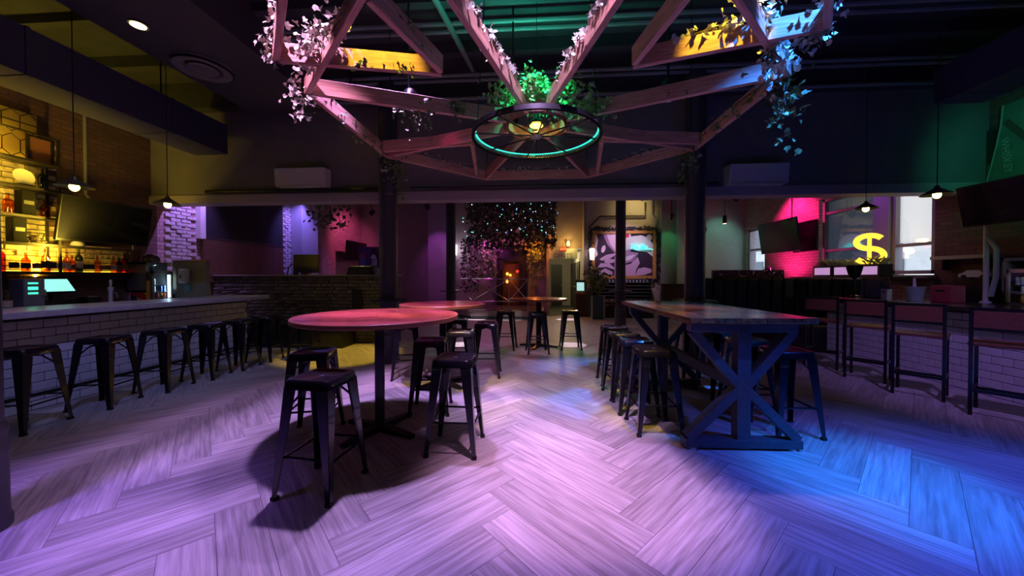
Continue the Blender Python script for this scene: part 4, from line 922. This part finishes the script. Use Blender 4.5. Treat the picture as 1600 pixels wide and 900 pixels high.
for k, (x, y) in enumerate(((5.9, 6.45), (5.85, 6.6), (5.9, 6.74))):
    t = thing('menu_stand', 'dark upright menu stand on the right bar, %s' % ['next to the napkin holder', 'second from the napkin holder', 'third from the napkin holder', 'farthest at the bar end'][k], 'menu stand', (x, y, 1.06), R(20 * k), 'menu stands on the right bar'); MB().b2(-.06, .06, -.04, .04, 0, .02).build('foot', BLACK, t); o = MB().b2(-.008, .008, -.1, .1, .02, .3).build('card', mat('dark card', (.03, .035, .045), .4), t)
t = thing('wall_notice', 'pale paper notice on the brick right of the steel pole', 'notice', (7.18, 5.55, 1.95)); MB().b2(-.005, .015, -.14, .14, 0, .26).build('sheet', PAINTW, t); MB().b2(-.007, -.005, -.1, .1, .12, .13).build('print_line', BLACK, t)
for k in range(4): bottle(6.9, 4.7 - .12 * k, 1.03, .3, .04, [GRN, BRN, CLR, AM][k], ['dark green bottle on the right back bar', 'brown bottle on the right back bar', 'clear bottle on the right back bar', 'amber bottle on the right back bar'][k], 'right back bar bottles', LBL[0])
# whiskey sign high on the right wall
t = thing('whiskey_sign', 'large green whiskey sign board above the right television', 'sign', (7.17, 6.2, 2.75))
prof = [(0, 0), (1.6, 0), (1.6, 1.25), (.05, 1.25), (-.03, .95)] + [(-.02 + .10 * math.sin(R(a)) * 0, .9 - .9 * k / 8) for k, a in enumerate(range(0, 72, 8))]
prof = [(-.02, 0), (1.6, 0), (1.6, 1.3), (.22, 1.3), (.20, 1.0), (.15, .7), (.09, .4), (.03, .15)]
M = Matrix(((0, 0, 1, 0), (-1, 0, 0, 0), (0, 1, 0, 0), (0, 0, 0, 1)))
fixn(MB().prism(prof, -.03, .01, M).build('board', mat('green sign board', (.10, .22, .16), .6, noise=.15), t))
MB().tube([M @ Vector((x, y, -.035)) for x, y in [(-.02, 0), (.03, .15), (.09, .4), (.15, .7), (.20, 1.0), (.22, 1.3)]], .012, 6).build('edge_trim', mat('sign edge', (.25, .4, .3), .4), t)
SM = Matrix(((0, 0, -1, 0), (-1, 0, 0, 0), (0, 1, 0, 0), (0, 0, 0, 1)))
text_mesh('lettering', 'WHISKEY', .13, mat('sign letters', (.4, .5, .42), .6), t, Matrix.Translation((-.036, -.27, .52)) @ SM @ Matrix.Rotation(R(-84), 4, 'Z'), .002)
text_mesh('emblem_letters', "JL'S", .15, MATS['sign letters'], t, Matrix.Translation((-.036, -.72, .72)) @ SM @ Matrix.Rotation(R(-75), 4, 'Z'), .002)
o = MB().lathe([(.2, 0), (.2, .006), (.17, .006), (.17, 0)], 28, cap=False).build('emblem_ring', mat('emblem brown', (.10, .09, .06), .6), t); o.rotation_euler = (0, R(-90), 0); o.location = (-.031, -.72, .72)
MB().bar((-.034, -.25, 1.05), (-.034, -.6, .55), .08, .006, (1, 0, 0)).build('stripe', MATS['emblem brown'], t)
t = thing('wall_poster', 'dark framed poster left of the whiskey sign', 'poster', (7.18, 6.1, 2.8)); MB().b2(-.02, .01, -.0, .09, 0, .95).build('board', mat('poster dark', (.03, .035, .03), .5), t); MB().b2(-.022, -.02, .01, .08, .2, .4).build('print', mat('poster grey', (.12, .16, .14), .5), t)

# ---------------------------------------------------------------- rear room
t = thing('picture', 'large picture of a smoking face and hand in a gilt frame', 'picture', (2.02, 13.18, 1.36))
PW, PH = 2.28, 1.74
MB().b2(.06, PW - .06, -.04, 0, .06, PH - .06).build('canvas', mat('black violet canvas', (.03, .015, .04), .6), t)
fg = MB().b2(0, PW, -.09, 0, 0, .11).b2(0, PW, -.09, 0, PH - .11, PH).b2(0, .11, -.09, 0, .11, PH - .11).b2(PW - .11, PW, -.09, 0, .11, PH - .11).build('gilt_frame', GOLD, t)
LAY = [0]
def art(pts, col, nm):
    LAY[0] += 1; y = -.041 - LAY[0] * .0012
    q = [(.11 + u * (PW - .22), .11 + (1 - w_) * (PH - .22)) for u, w_ in pts]
    M = Matrix(((1, 0, 0, 0), (0, 0, -1, y), (0, 1, 0, 0), (0, 0, 0, 1)))
    return fixn(MB().prism(q, 0, .001, M).build(nm, mat('art %s' % nm, col, .6), t))
def blob(cx, cy, rx, ry, rot=0, n=20, k=0):
    o = []
    for i in range(n):
        a = 2 * math.pi * i / n; q = 1 + k * math.sin(5 * a); x, y = rx * math.cos(a) * q, ry * math.sin(a) * q; o.append((min(1, max(0, cx + x * math.cos(rot) - y * math.sin(rot))), min(1, max(0, cy + x * math.sin(rot) + y * math.cos(rot)))))
    return o
SK, SK2, SK3 = (.62, .42, .62), (.42, .24, .42), (.8, .66, .8)
art([(.14, 0), (.62, 0), (.66, .25), (.6, .48), (.45, .55), (.32, .42), (.22, .25)], SK2, 'cheek_shade')
art([(.2, 0), (.62, 0), (.64, .22), (.52, .44), (.36, .42), (.27, .25)], SK3, 'cheek')
art([(.0, .0), (.03, .02), (.06, .15), (.03, .35), (.05, .5), (0, .58)], SK3, 'left_light')
art(blob(.15, .36, .035, .09, .2), SK3, 'thumb_tip')
art([(.08, .6), (.2, .5), (.36, .46), (.37, .5), (.25, .6), (.12, .64)], SK, 'finger_top')
art(blob(.26, .65, .1, .05, -.1), SK, 'knuckle'); art([(.05, .8), (.1, .7), (.25, .7), (.36, .83), (.33, .85), (.2, .79), (.12, .8)], SK, 'finger_middle')
art([(.05, 1), (.08, .9), (.18, .82), (.3, .9), (.32, .97), (.26, .98), (.18, .93), (.13, 1)], SK, 'finger_low')
art([(.34, .55), (.6, .42), (.76, .46), (.66, .66), (.5, .72), (.4, 1), (.34, 1)], SK2, 'neck_shade')
art([(.45, .6), (.6, .52), (.7, .5), (.62, .62), (.5, .66)], SK3, 'jaw'); art([(.44, 1), (.5, .75), (.62, .72), (.74, .55), (.78, .7), (.72, .85), (.7, 1)], SK, 'neck')
art([(.7, 1), (.75, .83), (.86, .8), (.98, .84), (.98, .92), (.86, .98)], SK, 'shoulder')
art([(.5, .12), (.66, .06), (.8, .04), (.92, .1), (1, .25), (1, .55), (.9, .44), (.75, .42), (.64, .36), (.52, .4)], (.72, .74, .72), 'smoke_cloud')
art(blob(.94, .09, .05, .07), (.6, .5, .48), 'smoke_curl'); art([(.5, .02), (.57, .0), (.6, .06), (.55, .1), (.5, .08)], (.5, .03, .03), 'red_lips')
NEON = mat('teal neon', (.1, .8, .75), .4, emit=(.03, .8, .72), es=2.2)
RM = Matrix(((1, 0, 0, 0), (0, 0, -1, 0), (0, 1, 0, 0), (0, 0, 0, 1)))
ns = thing('neon_sign', 'small teal neon script mounted over the picture smoke', 'neon sign', (3.62, 13.07, 2.5))
for word, x in (('To', -.12), ('Be', .22)): text_mesh('script_tube', word, .26, NEON, ns, Matrix.Translation((x, 0, 0)) @ RM @ Matrix.Rotation(R(-6), 4, 'Z'), .006, .35)
MB().tube([(.36, 0, -.08), (.46, 0, -.06), (.56, 0, -.1)], .008, 6).build('script_tail', NEON, ns)
MB().b2(-.25, .5, .012, .035, -.14, -.13).build('backing_bar', BLACK, ns)
point('neon light', (3.65, 12.95, 2.5), (.1, .9, .8), 1.2, .1)
g = thing('garland_frame', 'dark leafy garland around the gilt picture frame', 'garland', (2.02, 13.15, 1.36)); b = MB(); r = random.Random(9)
for k in range(900):
    e = r.random() * 2 * (PW + PH)
    if e < PW: p = (e, PH + .06)
    elif e < 2 * PW: p = (e - PW, -.06)
    elif e < 2 * PW + PH: p = (-.06, e - 2 * PW)
    else: p = (PW + .06, e - 2 * PW - PH)
    b.leaf((p[0] + r.gauss(0, .035), -.06 + r.gauss(0, .03), p[1] + r.gauss(0, .035)), r.uniform(.05, .09), (r.gauss(0, .5), -1, r.gauss(0, .5)), r.uniform(0, 6.28))
o = b.build('leaves', mat('dark garland leaf', (.03, .025, .04), .6), g); o['kind'] = 'stuff'
MB().tube([(-.06, 0, -.06), (PW + .06, 0, -.06), (PW + .06, 0, PH + .06), (-.06, 0, PH + .06)], .02, 5, closed=True).build('wire', STEM, g)
# slatted rack and tufted bench under the picture
t = thing('slatted_rack', 'dark slatted metal rack of glasses under the picture', 'rack', (2.05, 12.85, 0))
for z in (.62, .74, .86, .98, 1.1, 1.22): MB().b2(0, 2.0, 0, .25, z, z + .025).build('slat', mat('rack steel', (.22, .26, .27), .3, .6), t)
for x in (0, .98, 1.97): MB().b2(x, x + .03, 0, .25, 0, 1.3).build('post', BLACK, t)
MB().b2(0, 2.0, .24, .26, .3, 1.3).build('rack_back', mat('rack back', (.03, .03, .035), .6), t)
for k in range(16):
    o = tag(MB().lathe([(.02, 0), (.025, .005), (.03, .08), (.027, .08), (.02, .01)], 10, cap=False).build('glass_tumbler', mat('pale tumbler', (.5, .55, .6), .2), None, True), 'pale glass tumbler on the slatted rack, %s from the left' % ords[k], 'glass', 'tumblers on the slatted rack'); o.location = (2.15 + k * .12, 12.97, 1.245)
t = thing('tufted_bench', 'low tufted bench under the slatted rack', 'bench', (2.05, 12.55, 0)); MB().b2(.35, 2.0, 0, .25, 0, .35).build('base', BLACK, t)
for k in range(10):
    for q in range(2): MB().sphere((.43 + k * .165, .1, .42 + q * .14), .085, 10, 6, (1, .8, .85)).build('tuft', mat('tan tufts', (.22, .17, .12), .5), t, True)
t = thing('tall_planter', 'tall teal box planter with pale edges beside the rack', 'planter', (2.08, 12.3, 0)); MB().b2(-.19, .19, -.19, .19, 0, .78).build('box', mat('teal planter', (.06, .13, .13), .5), t)
for a in (-.2, .2): MB().b2(a - .02, a + .02, -.21, -.17, 0, .8).build('edge_strip', PAINTW, t)
b = MB(); st = MB(); r = random.Random(12)
for k in range(26):
    a = r.uniform(0, 6.28); l = r.uniform(.3, .75); e = Vector((math.cos(a) * l * .55, math.sin(a) * l * .45, .78 + r.uniform(.35, 1.0))); st.tube([(0, 0, .75), (e.x * .4, e.y * .4, (.75 + e.z) / 2 + .1), e], .008, 5)
    for q in range(9):
        f = r.uniform(.35, 1.05); b.leaf(Vector((0, 0, .78)).lerp(e, f) + Vector((r.gauss(0, .05), r.gauss(0, .05), r.gauss(0, .05))), r.uniform(.08, .16), (r.gauss(0, .6), -.6, r.gauss(.4, .5)), r.uniform(0, 6.28))
o = b.build('leaves', mat('houseplant leaf', (.16, .22, .06), .4), t); o['kind'] = 'stuff'; st.build('stems', STEM, t)
tag(MB().tube([(1.9, 13.1, 3.2), (2.3, 13.1, 3.62), (3.9, 13.1, 3.62), (3.9, 13.1, 4.1)], .03, 8).build('sprinkler_pipe', mat('dark red pipe', (.05, .03, .03), .5), None, True), 'dark bent sprinkler pipe above the picture', 'pipe')
tag(MB().tube([(4.15, 13.1, 4.2), (4.15, 13.1, 3.7), (4.3, 13.1, 3.55), (4.3, 13.15, 3.2), (4.3, 13.19, 3.1)], .03, 8).build('conduit', MATS['grey conduit'], None, True), 'grey bent pipe in the corner right of the picture', 'pipe')
t = thing('cabinet', 'dark low cabinet right of the slatted rack', 'cabinet', (4.72, 12.35, 0)); MB().b2(-.35, .35, 0, .45, 0, 1.15).build('body', DW, t); MB().b2(-.33, .33, -.02, 0, .1, 1.1).build('door', DW, t); MB().b2(-.37, .37, -.02, .45, 1.15, 1.19).build('top', BLACK, t)
t = thing('track_light', 'small black cylinder lamp hanging by the grey wall', 'lamp', (5.9, 11.6, 3.1)); MB().lathe([(.06, 0), (.06, .25)], 14).build('can', BLACK, t, True); MB().lathe([(.05, -.004), (.05, .0)], 14).build('lens', mat('warm white lens', (1, .9, .7), .4, emit=(1, .8, .5), es=4), t); MB().tube([(0, 0, .25), (0, 0, 1.4)], .008, 6).build('cord', BLACK, t)
# corridor
DK = mat('black door', (.02, .018, .018), .5)
for k, (y, x) in enumerate(((14.3, 1.70), (15.6, 1.70), (16.9, 1.70))):
    o = struct(MB().b2(x, 1.745, y, y + .85, 0, 2.05).build('door_%d' % (k + 1), DK), ['dark door on the right of the corridor, first', 'dark door on the right of the corridor, second', 'dark door on the right of the corridor, third'][k]); MB().sphere((x - .03, y + .1, 1.0), .03).build('door_knob', CHROME, o, True)
o = struct(MB().b2(.75, 1.3, 17.95, 18.0, 0, 2.05).build('door_4', DK), 'dark door at the far end of the corridor'); MB().sphere((1.25, 17.92, 1.0), .03).build('door_knob', CHROME, o, True)
t = thing('gents_sign', 'pale transom panel, green light put in its colour, with GENTS lettering over the corridor', 'sign', (1.1, 13.55, 2.12)); MB().b2(-.62, .45, 0, .03, .0, .38).build('panel', mat('panel with green light tint', (.62, .8, .7), .5), t)  # bright green light on the panel is put into its base colour
text_mesh('lettering', 'GENTS', .24, mat('grey green letters', (.16, .22, .19), .5), t, Matrix.Translation((-.1, -.003, .1)) @ RM, .002)
t = thing('exit_sign', 'small red EXIT sign above the GENTS lettering', 'sign', (1.0, 13.4, 2.38)); MB().b2(-.13, .13, 0, .05, 0, .17).build('case', mat('dark sign case', (.05, .01, .01), .5), t); MB().b2(-.12, .12, -.004, 0, .01, .16).build('face', mat('red exit face', (.4, .03, .02), .5, emit=(.6, .06, .02), es=.6), t)
text_mesh('lettering', 'EXIT', .11, mat('exit letters', (1, .3, .15), .5, emit=(1, .25, .1), es=2.5), t, Matrix.Translation((0, -.006, .085)) @ RM, .001)
MB().tube([(0, .025, .17), (0, .025, .3)], .008, 6).build('stem', BLACK, t); MB().tube([(0, .025, .3), (0, .2, .3)], .008, 6).build('wall_arm', BLACK, t)
point('corridor light', (1.1, 15.2, 2.3), (1, .88, .45), 40, .08)
t = thing('corridor_lamp', 'small ceiling lamp inside the corridor', 'lamp', (1.1, 15.2, 2.36)); MB().lathe([(.12, 0), (.12, .1)], 18).build('diffuser', mat('corridor diffuser', (1, .95, .8), .5, emit=(1, .88, .5), es=2), t); MB().lathe([(.13, .08), (.13, .1)], 18).build('rim', BLACK, t)
t = thing('arcade_machine', 'small arcade machine with a pale lit screen by the corridor', 'machine', (1.62, 13.0, 0)); bevel(MB().hexa([(-.2, -.2, 0), (.2, -.2, 0), (.2, .2, 0), (-.2, .2, 0)], [(-.2, .02, 1.32), (.2, .02, 1.32), (.2, .2, 1.32), (-.2, .2, 1.32)]).build('cabinet', mat('brown cabinet', (.08, .04, .02), .5), t), .01)
o = MB().box((-.03, -.075, 1.08), (.26, .006, .3), Matrix.Rotation(R(-10), 3, 'X')).build('screen', mat('arcade screen', (.5, .8, .75), .4, emit=(.45, .8, .75), es=.9), t); MB().b2(-.2, .14, -.24, -.1, .82, .88).build('control_panel', mat('orange panel', (.4, .2, .06), .5), t)
def sconce(x, y, z, label, col, es, p, kind):
    t = thing('wall_sconce', label, 'wall lamp', (x, y, z)); MB().b2(-.03, .03, -.02, .0, -.1, .1).build('back_plate', BLACK, t)
    if kind == 0:
        MB().lathe([(.0, -.13), (.05, -.08), (.07, 0), (.05, .08), (.02, .1)], 14, (0, -.1, 0)).build('shade', mat('glow %s' % label[:20], col, .4, emit=col, es=es), t, True)
        for k in range(6): a = R(60 * k); MB().tube([(0, -.1, -.16), (.14 * math.cos(a), -.1 + .14 * math.sin(a), .1), (.2 * math.cos(a), -.1 + .1 * math.sin(a), .18)], .008, 5).build('cage_wire', BLACK, t)
    else:
        MB().lathe([(.07, -.25), (.09, 0), (.1, .12), (.08, .16)], 14, (0, -.12, 0)).build('shade', mat('glow %s' % label[:20], col, .4, emit=col, es=es), t, True); MB().tube([(0, 0, -.05), (0, -.12, -.2)], .012, 6).build('arm', BLACK, t)
    point('sconce light', (x, y - .28, z), col, p, .08)
sconce(1.2, 13.58, 2.68, 'amber caged wall lantern above the corridor', (1, .55, .12), 5, 14, 0)
sconce(2.02, 13.18, 2.3, 'white wall lamp left of the gilt frame', (1, .8, .85), 3, 3, 1)
sconce(-3.25, 14.18, 2.55, 'white glowing wall lamp left of the stage', (.9, .75, 1), 4, 8, 1)
# stage with railing and ivy arch
t = thing('stage', 'low dark octagonal stage with a cream edge', 'stage', (-1.2, 13.1, 0))
poly = [(-2.0, .9), (-2.0, -.3), (-1.0, -1.2), (.95, -1.2), (1.45, -.6), (1.45, .9)]
MB().prism(poly, 0, .10).build('kick', mat('teal kick', (.07, .12, .11), .6), t); MB().prism([(x * 1.01, y * 1.01) for x, y in poly], .10, .28).build('edge', mat('cream stage edge', (.5, .42, .36), .6), t); MB().prism([(x * .98, y * .98) for x, y in poly], .28, .3).build('deck', mat('stage deck', (.06, .05, .05), .4), t)
t = thing('stage_railing', 'thin metal railing with crossed bars along the stage', 'railing', (-1.2, 13.1, .3))
def rl(a, b, r_=.014, nm='bar'): MB().tube([a, b], r_, 8).build(nm, CHROME, t, True)
posts = [(-1.9, -.25), (-.98, -1.12), (.28, -1.12), (.92, -1.12)]
for x, y in posts: rl((x, y, 0), (x, y, 1.08), .02, 'post')
for (x0, y0), (x1, y1) in zip(posts, posts[1:]):
    rl((x0, y0, 1.06), (x1, y1, 1.06), .016, 'top_rail'); rl((x0, y0, .3), (x1, y1, .3), .012, 'low_rail'); rl((x0, y0, .32), (x1, y1, 1.04), .012, 'cross_bar'); rl((x0, y0, 1.04), (x1, y1, .32), .012, 'cross_bar')
t = thing('stage_doorway', 'black arched surround with an amber glowing doorway on the stage', 'doorway', (-.95, 14.1, .3))
MB().b2(-.62, -.36, -.1, .08, 0, 2.3).b2(.28, .62, -.1, .08, 0, 2.3).b2(-.36, .28, -.1, .08, 1.75, 2.3).build('surround', DK, t)
MB().b2(-.36, .28, .06, .08, 0, 1.75).build('door_panel', mat('amber dark panel', (.16, .06, .01), .5), t)
for (x, z, q) in ((-.2, 1.25, .06), (-.08, 1.2, .05), (-.2, .95, .07)): MB().sphere((x, .02, z), q, 10, 6).build('amber_globe', mat('amber globe', (1, .4, .08), .4, emit=(1, .4, .06), es=2.5), t, True)
MB().sphere((.2, .02, 1.35), .06, 10, 6).build('red_globe', mat('red globe', (.8, .05, .02), .4, emit=(.8, .05, .02), es=1.2), t, True)
point('doorway glow', (-1.0, 13.9, 1.4), (1, .4, .05), 2, .08)
def leafbox(name, label, x0, x1, y0, y1, z0, z1, n, m, seed, size=.1):
    r = random.Random(seed); b = MB(); st = MB()
    for k in range(n): b.leaf((r.uniform(x0, x1), r.uniform(y0, y1), z1 - (z1 - z0) * r.random() ** 1.5), r.uniform(.6, 1.2) * size, (r.gauss(0, .6), -.8, r.gauss(0, .6)), r.uniform(0, 6.28))
    for k in range(int(max(4, (x1 - x0) * 8))):
        x = r.uniform(x0, x1); y = r.uniform(y0, y1); st.tube([(x, y, z1), (x + r.uniform(-.1, .1), y, (z0 + z1) / 2), (x + r.uniform(-.15, .15), y, z0 + r.uniform(0, .3))], .008, 4)
    t = thing(name, label, 'ivy'); o = b.build('leaves', m, t); o['kind'] = 'stuff'; st.build('stems', STEM, t); return t
DIVY = mat('dark hanging leaf', (.05, .05, .035), .6)
leafbox('hanging_canopy', 'dark leafy canopy with fairy lights over the stage', -2.5, .7, 12.3, 13.6, 2.45, 4.48, 2600, DIVY, 21, .13)
leafbox('ivy_curtain', 'ivy curtain in pink light left of the stage doorway', -2.2, -1.55, 13.5, 14.0, 1.3, 2.9, 380, IVY, 22)
leafbox('ivy_curtain', 'ivy curtain in orange light right of the stage doorway', -.35, .3, 13.5, 14.0, 1.3, 2.9, 380, IVY, 23)
leafbox('ivy_curtain', 'dark ivy curtain at the left end of the stage', -2.9, -2.3, 13.4, 14.0, .8, 2.9, 380, DIVY, 24)
leafbox('hanging_plant', 'yellow green hanging plant by the blue pier', -6.1, -5.0, 8.9, 9.4, 2.7, 4.48, 330, IVY, 25)
for lb, col, n, sd, x0, x1 in (('teal fairy lights', (.1, .9, .65), 24, 1, -2.6, .7), ('blue fairy lights', (.12, .35, 1), 24, 2, -1.2, .75), ('white fairy lights', (.8, .85, 1), 16, 3, -2.6, .7), ('pink fairy lights', (1, .35, .5), 12, 4, -1.9, .6)):
    r = random.Random(sd + 40); b = MB(); wi = MB(); wp = []
    for k in range(n):
        p = Vector((r.uniform(x0, x1), r.uniform(12.15, 12.28), r.uniform(2.8, 4.25) if sd != 4 else r.uniform(4.1, 4.3))); b.sphere(p, r.uniform(.009, .017), 6, 4); wp.append(p)
    wp.sort(key=lambda q: q.x); wi.tube(wp, .003, 4)
    t = thing('fairy_lights', '%s strung through the canopy over the stage' % lb, 'string lights', (0, 0, 0), 0, 'fairy light strings')
    o = b.build('bulbs', mat(lb, col, .4, emit=col, es=3.0), t); o['kind'] = 'stuff'
    if wi.v: wi.build('wire', BLACK, t)
for lb, x, col, p in (('small pink spot lamp under the leafy canopy', -1.85, (1, .12, .8), 30), ('small orange spot lamp under the leafy canopy', -.05, (1, .22, .02), 40)):
    t = thing('clip_lamp', lb, 'lamp', (x, 13.25, 2.62)); MB().lathe([(.04, 0), (.06, .1), (.02, .12)], 12).build('head', BLACK, t, True); MB().lathe([(.045, -.004), (.045, 0)], 12).build('lens', mat('lens %s' % lb[:14], col, .4, emit=col, es=6), t); MB().tube([(0, 0, .12), (0, 0, 1.88)], .006, 5).build('cord', BLACK, t)
    point('clip lamp light', (x, 13.25, 2.55), col, p, .05)
# left rear: purple wall end, televisions, singer poster
struct(MB().b2(-4.3, -3.35, 13.9, 14.2, 0, 4.5).build('wall_pier', mat('pale plaster', (.5, .46, .5), .8)), 'pale plaster pier washed purple left of the stage')
tv('black television on the far pink brick wall, left', (-6.83, 13.1, 2.4), 1.5, .72, R(90), R(4))
t = thing('singer_poster', 'poster of a bright face with dark hair on the far left wall', 'poster', (-5.35, 11.2, 1.35)); MB().b2(-.42, .5, 0, .03, 0, 1.05).build('backing', mat('poster purple', (.14, .05, .18), .5), t)
def pst(pts, col, nm, k): fixn(MB().prism(pts, 0, .001, Matrix(((1, 0, 0, 0), (0, 0, -1, -.002 - k * .002), (0, 1, 0, 0), (0, 0, 0, 1)))).build(nm, mat('poster ' + nm, col, .5), t))
pst([(-.4, .3), (-.2, .3), (-.22, .9), (-.38, .8)], (.5, .08, .1), 'red_panel', 1); pst([(-.36, .4), (-.18, .4), (-.18, .7), (-.36, .7)], (.2, .2, .6), 'blue_panel', 2); pst([(.25, .2), (.45, .35), (.47, .9), (.3, .85)], (.8, .25, .05), 'orange_panel', 2)
pst(blob(.08, .6, .24, .4, 0, 18, .05), (.015, .01, .02), 'dark_hair', 3); pst(blob(.09, .56, .12, .25), (.85, .7, .82), 'bright_face', 4)
for x, z, rx, ry, nm in ((.05, .64, .03, .02, 'left_eye'), (.14, .64, .03, .02, 'right_eye'), (.1, .55, .015, .05, 'nose_shadow'), (.1, .44, .045, .018, 'mouth'), (.02, .56, .02, .12, 'cheek_shadow')): pst(blob(x, z, rx, ry), (.06, .02, .05), nm, 5)
t['label'] = 'poster of a bright face with dark hair on the far left side'
for a in (-.3, .35): MB().b2(a, a + .03, .03, .06, -1.35, 1.0).build('easel_leg', BLACK, t)
# ---------------------------------------------------------------- lamps that colour the room
LIL = (.64, .36, 1.0); PNK = (1.0, .42, .85); BLU = (.03, .16, 1.0); VIO = (.40, .22, 1.0); YEL = (1, .62, .05)
par(-1.38, 3.8, 3.3, (-1.7, 3.35, 0), LIL, 200, 'lit lilac stage lamp above the left side of the frame', 82, .6, .06)
par(-1.45, 3.45, 4.45, (-1.6, 3.2, 0), LIL, 900, 'lilac stage lamp high under the ceiling over the near round table', 58, .6, .1)
par(1.36, 3.8, 3.3, (1.1, 3.4, 0), LIL, 190, 'lit lilac stage lamp above the right side of the frame', 60, .9, .08)
par(.25, 1.9, 3.9, (.3, 2.55, 0), (1, .47, .9), 950, 'pink stage lamp high in front of the frame, centre', 36, 1, .06)
par(2.5, 1.5, 3.7, (2.4, 2.65, 0), (.0, .25, 1.0), 900, 'azure stage lamp high in front of the frame, right', 28, 1, .06)
par(3.9, .9, 3.9, (2.9, 1.6, 0), (.05, .10, 1.0), 1500, 'deep blue stage lamp at the right front ceiling', 66, 1, .08)
par(-3.0, 1.0, 3.9, (-2.9, 1.3, 0), (.32, .14, 1), 620, 'violet stage lamp at the left front ceiling', 50, 1, .08)
par(.0, .6, 3.9, (-.1, .9, 0), (.36, .18, 1), 520, 'violet stage lamp above the viewer', 48, 1, .08)
par(-2.1, 1.5, 4.55, (-1.8, 2.52, 3.08), (1, .45, .95), 900, 'pink stage lamp aimed at the left beams', 30, .6, .03)
par(2.1, 1.5, 4.55, (1.8, 2.5, 3.08), (.03, .2, 1), 2200, 'blue stage lamp aimed at the right beams', 30, .6, .03)
par(0, 1.5, 4.5, (0, 2.5, 3.12), (.8, .5, 1), 700, 'lilac stage lamp aimed at the near spokes', 42, .6, .03)
par(-1.3, 2.1, 4.4, (-1.18, 2.72, 3.07), YEL, 620, 'yellow stage lamp aimed at the left bracket beam', 26, .6, .03)
par(1.3, 2.05, 4.4, (1.33, 2.66, 3.07), YEL, 620, 'yellow stage lamp aimed at the right bracket beam', 26, .6, .03)
par(0, 3.0, 4.0, (0, 3.65, 3.1), (.03, 1, .5), 230, 'green stage lamp aimed at the hub ivy', 50, .7, .05)
par(-.3, 4.6, 3.5, (0, 3.6, 4.9), (.02, .55, .36), 230, 'green stage lamp washing the ceiling', 150, .9, .1, es=1.2)
par(-2.95, 5.5, 4.3, (-3.55, 6.25, 0), YEL, 700, 'yellow stage lamp over the stone booth bench', 30, .5, .04)
# purple wash on the rear brick, pink on the far walls
par(-6.55, 6.85, 3.9, (-7.3, 6.75, 2.2), (.45, .24, 1), 260, 'violet wash lamp over the rear left brick pier', 80, .8, .03)
par(-6.3, 9.6, 3.9, (-7.1, 10.1, 2.2), (.28, .18, 1), 200, 'blue wash lamp over the smooth pier', 80, .8, .03)
par(-5.9, 12.4, 3.7, (-7.2, 13.0, 2.8), (1, .12, .40), 80, 'pink wash lamp on the far left brick', 100, .8, .05)
par(6.3, 10.4, 3.9, (7.2, 10.3, 2.6), (1, .02, .25), 330, 'pink wash lamp over the right brick pier', 100, .8, .05)
par(6.45, 10.4, 1.6, (7.3, 10.4, 2.2), (1, .02, .25), 90, 'pink floor lamp under the right brick television', 130, .8, .05)
par(6.2, 8.1, 3.9, (7.1, 8.0, 2.2), (.55, .12, .9), 45, 'purple wash lamp over the window mullion', 90, .8, .05)
par(-3.9, 12.6, 3.9, (-3.8, 14, 2), (.7, .1, .9), 40, 'purple wash lamp on the plaster pier', 60, .8, .05)
par(3.1, 11.3, 3.9, (3.2, 13.2, 2.2), (.95, .6, 1), 150, 'pale spot lamp aimed at the framed picture', 60, .7, .05)
par(3.6, 12.4, 4.1, (3.5, 13.2, 3.8), (1, .78, .3), 22, 'warm lamp above the picture wall', 120, .8, .05)
par(6.4, 11.9, 3.9, (6.3, 12.9, 2.0), (.3, 1, .75), 30, 'mint wash lamp on the grey wall', 90, .8, .05)
par(5.4, 11.9, 2.9, (5.6, 12.9, 1.9), (1, .75, .2), 5, 'warm wash lamp on the grey wall', 70, .8, .05)
par(4.5, 12.2, 3.4, (4.7, 13.0, 2.6), (.05, 1, .3), 12, 'green wash lamp in the picture corner', 50, .8, .05)
par(5.9, 4.6, 3.6, (7.2, 5.6, 3.2), (.05, .9, .5), 20, 'green wash lamp on the whiskey sign', 100, .8, .05)
par(-3.3, 2.2, 4.4, (-5.3, 4.5, .5), (.30, .32, 1), 230, 'blue violet stage lamp aimed at the left bar tiles', 50, .9, .06)
par(3.4, 2.2, 4.4, (5.5, 4.7, .5), (.45, .24, 1), 330, 'blue violet stage lamp aimed at the right bar tiles', 50, .9, .06)
par(.6, 9.2, 3.7, (.4, 8.6, 0), (.9, .55, .8), 90, 'dim pink ceiling lamp over the far table', 110, .8, .06)
for k, (x, y, p, lb) in enumerate(((-1.55, 7.4, 300, 'over the gap behind the middle table'), (.75, 7.5, 200, 'over the far stool'), (1.0, 12.0, 240, 'over the corridor mouth'), (-2.0, 11.9, 300, 'over the stage front'))):
    par(x, y + .25, 4.1, (x, y, 0), (1, .75, .95), p * 5, 'narrow white spot lamp ' + lb, 9 if y < 9 else 10, .4, .02)
par(-5.3, 6.75, 4.1, (-5.2, 7.4, .6), (1, .75, .3), 32, 'dim warm lamp over the stone half wall', 110, .9, .06, es=1.5)  # added lamp; lifts the stone wall out of the dark
par(-.9, 11.5, 4.1, (-.9, 11.85, .2), (1, .75, .95), 420, 'narrow white spot lamp on the cream stage edge', 14, .6, .02)  # extra spot put in so the stage edge reads brighter
par(-1.15, 3.75, 4.5, (-1.48, 3.2, 1.07), (1, .08, .42), 130, 'magenta stage lamp aimed at the near round tabletop', 23, .5, .04)  # added lamp; stands in for pink reflections on the near top
par(-1.0, 3.55, 4.6, (-1.24, 4.66, 1.07), (1, .08, .42), 130, 'magenta stage lamp aimed at the middle round tabletop', 18, .5, .04)  # another added lamp, tinting the middle top magenta
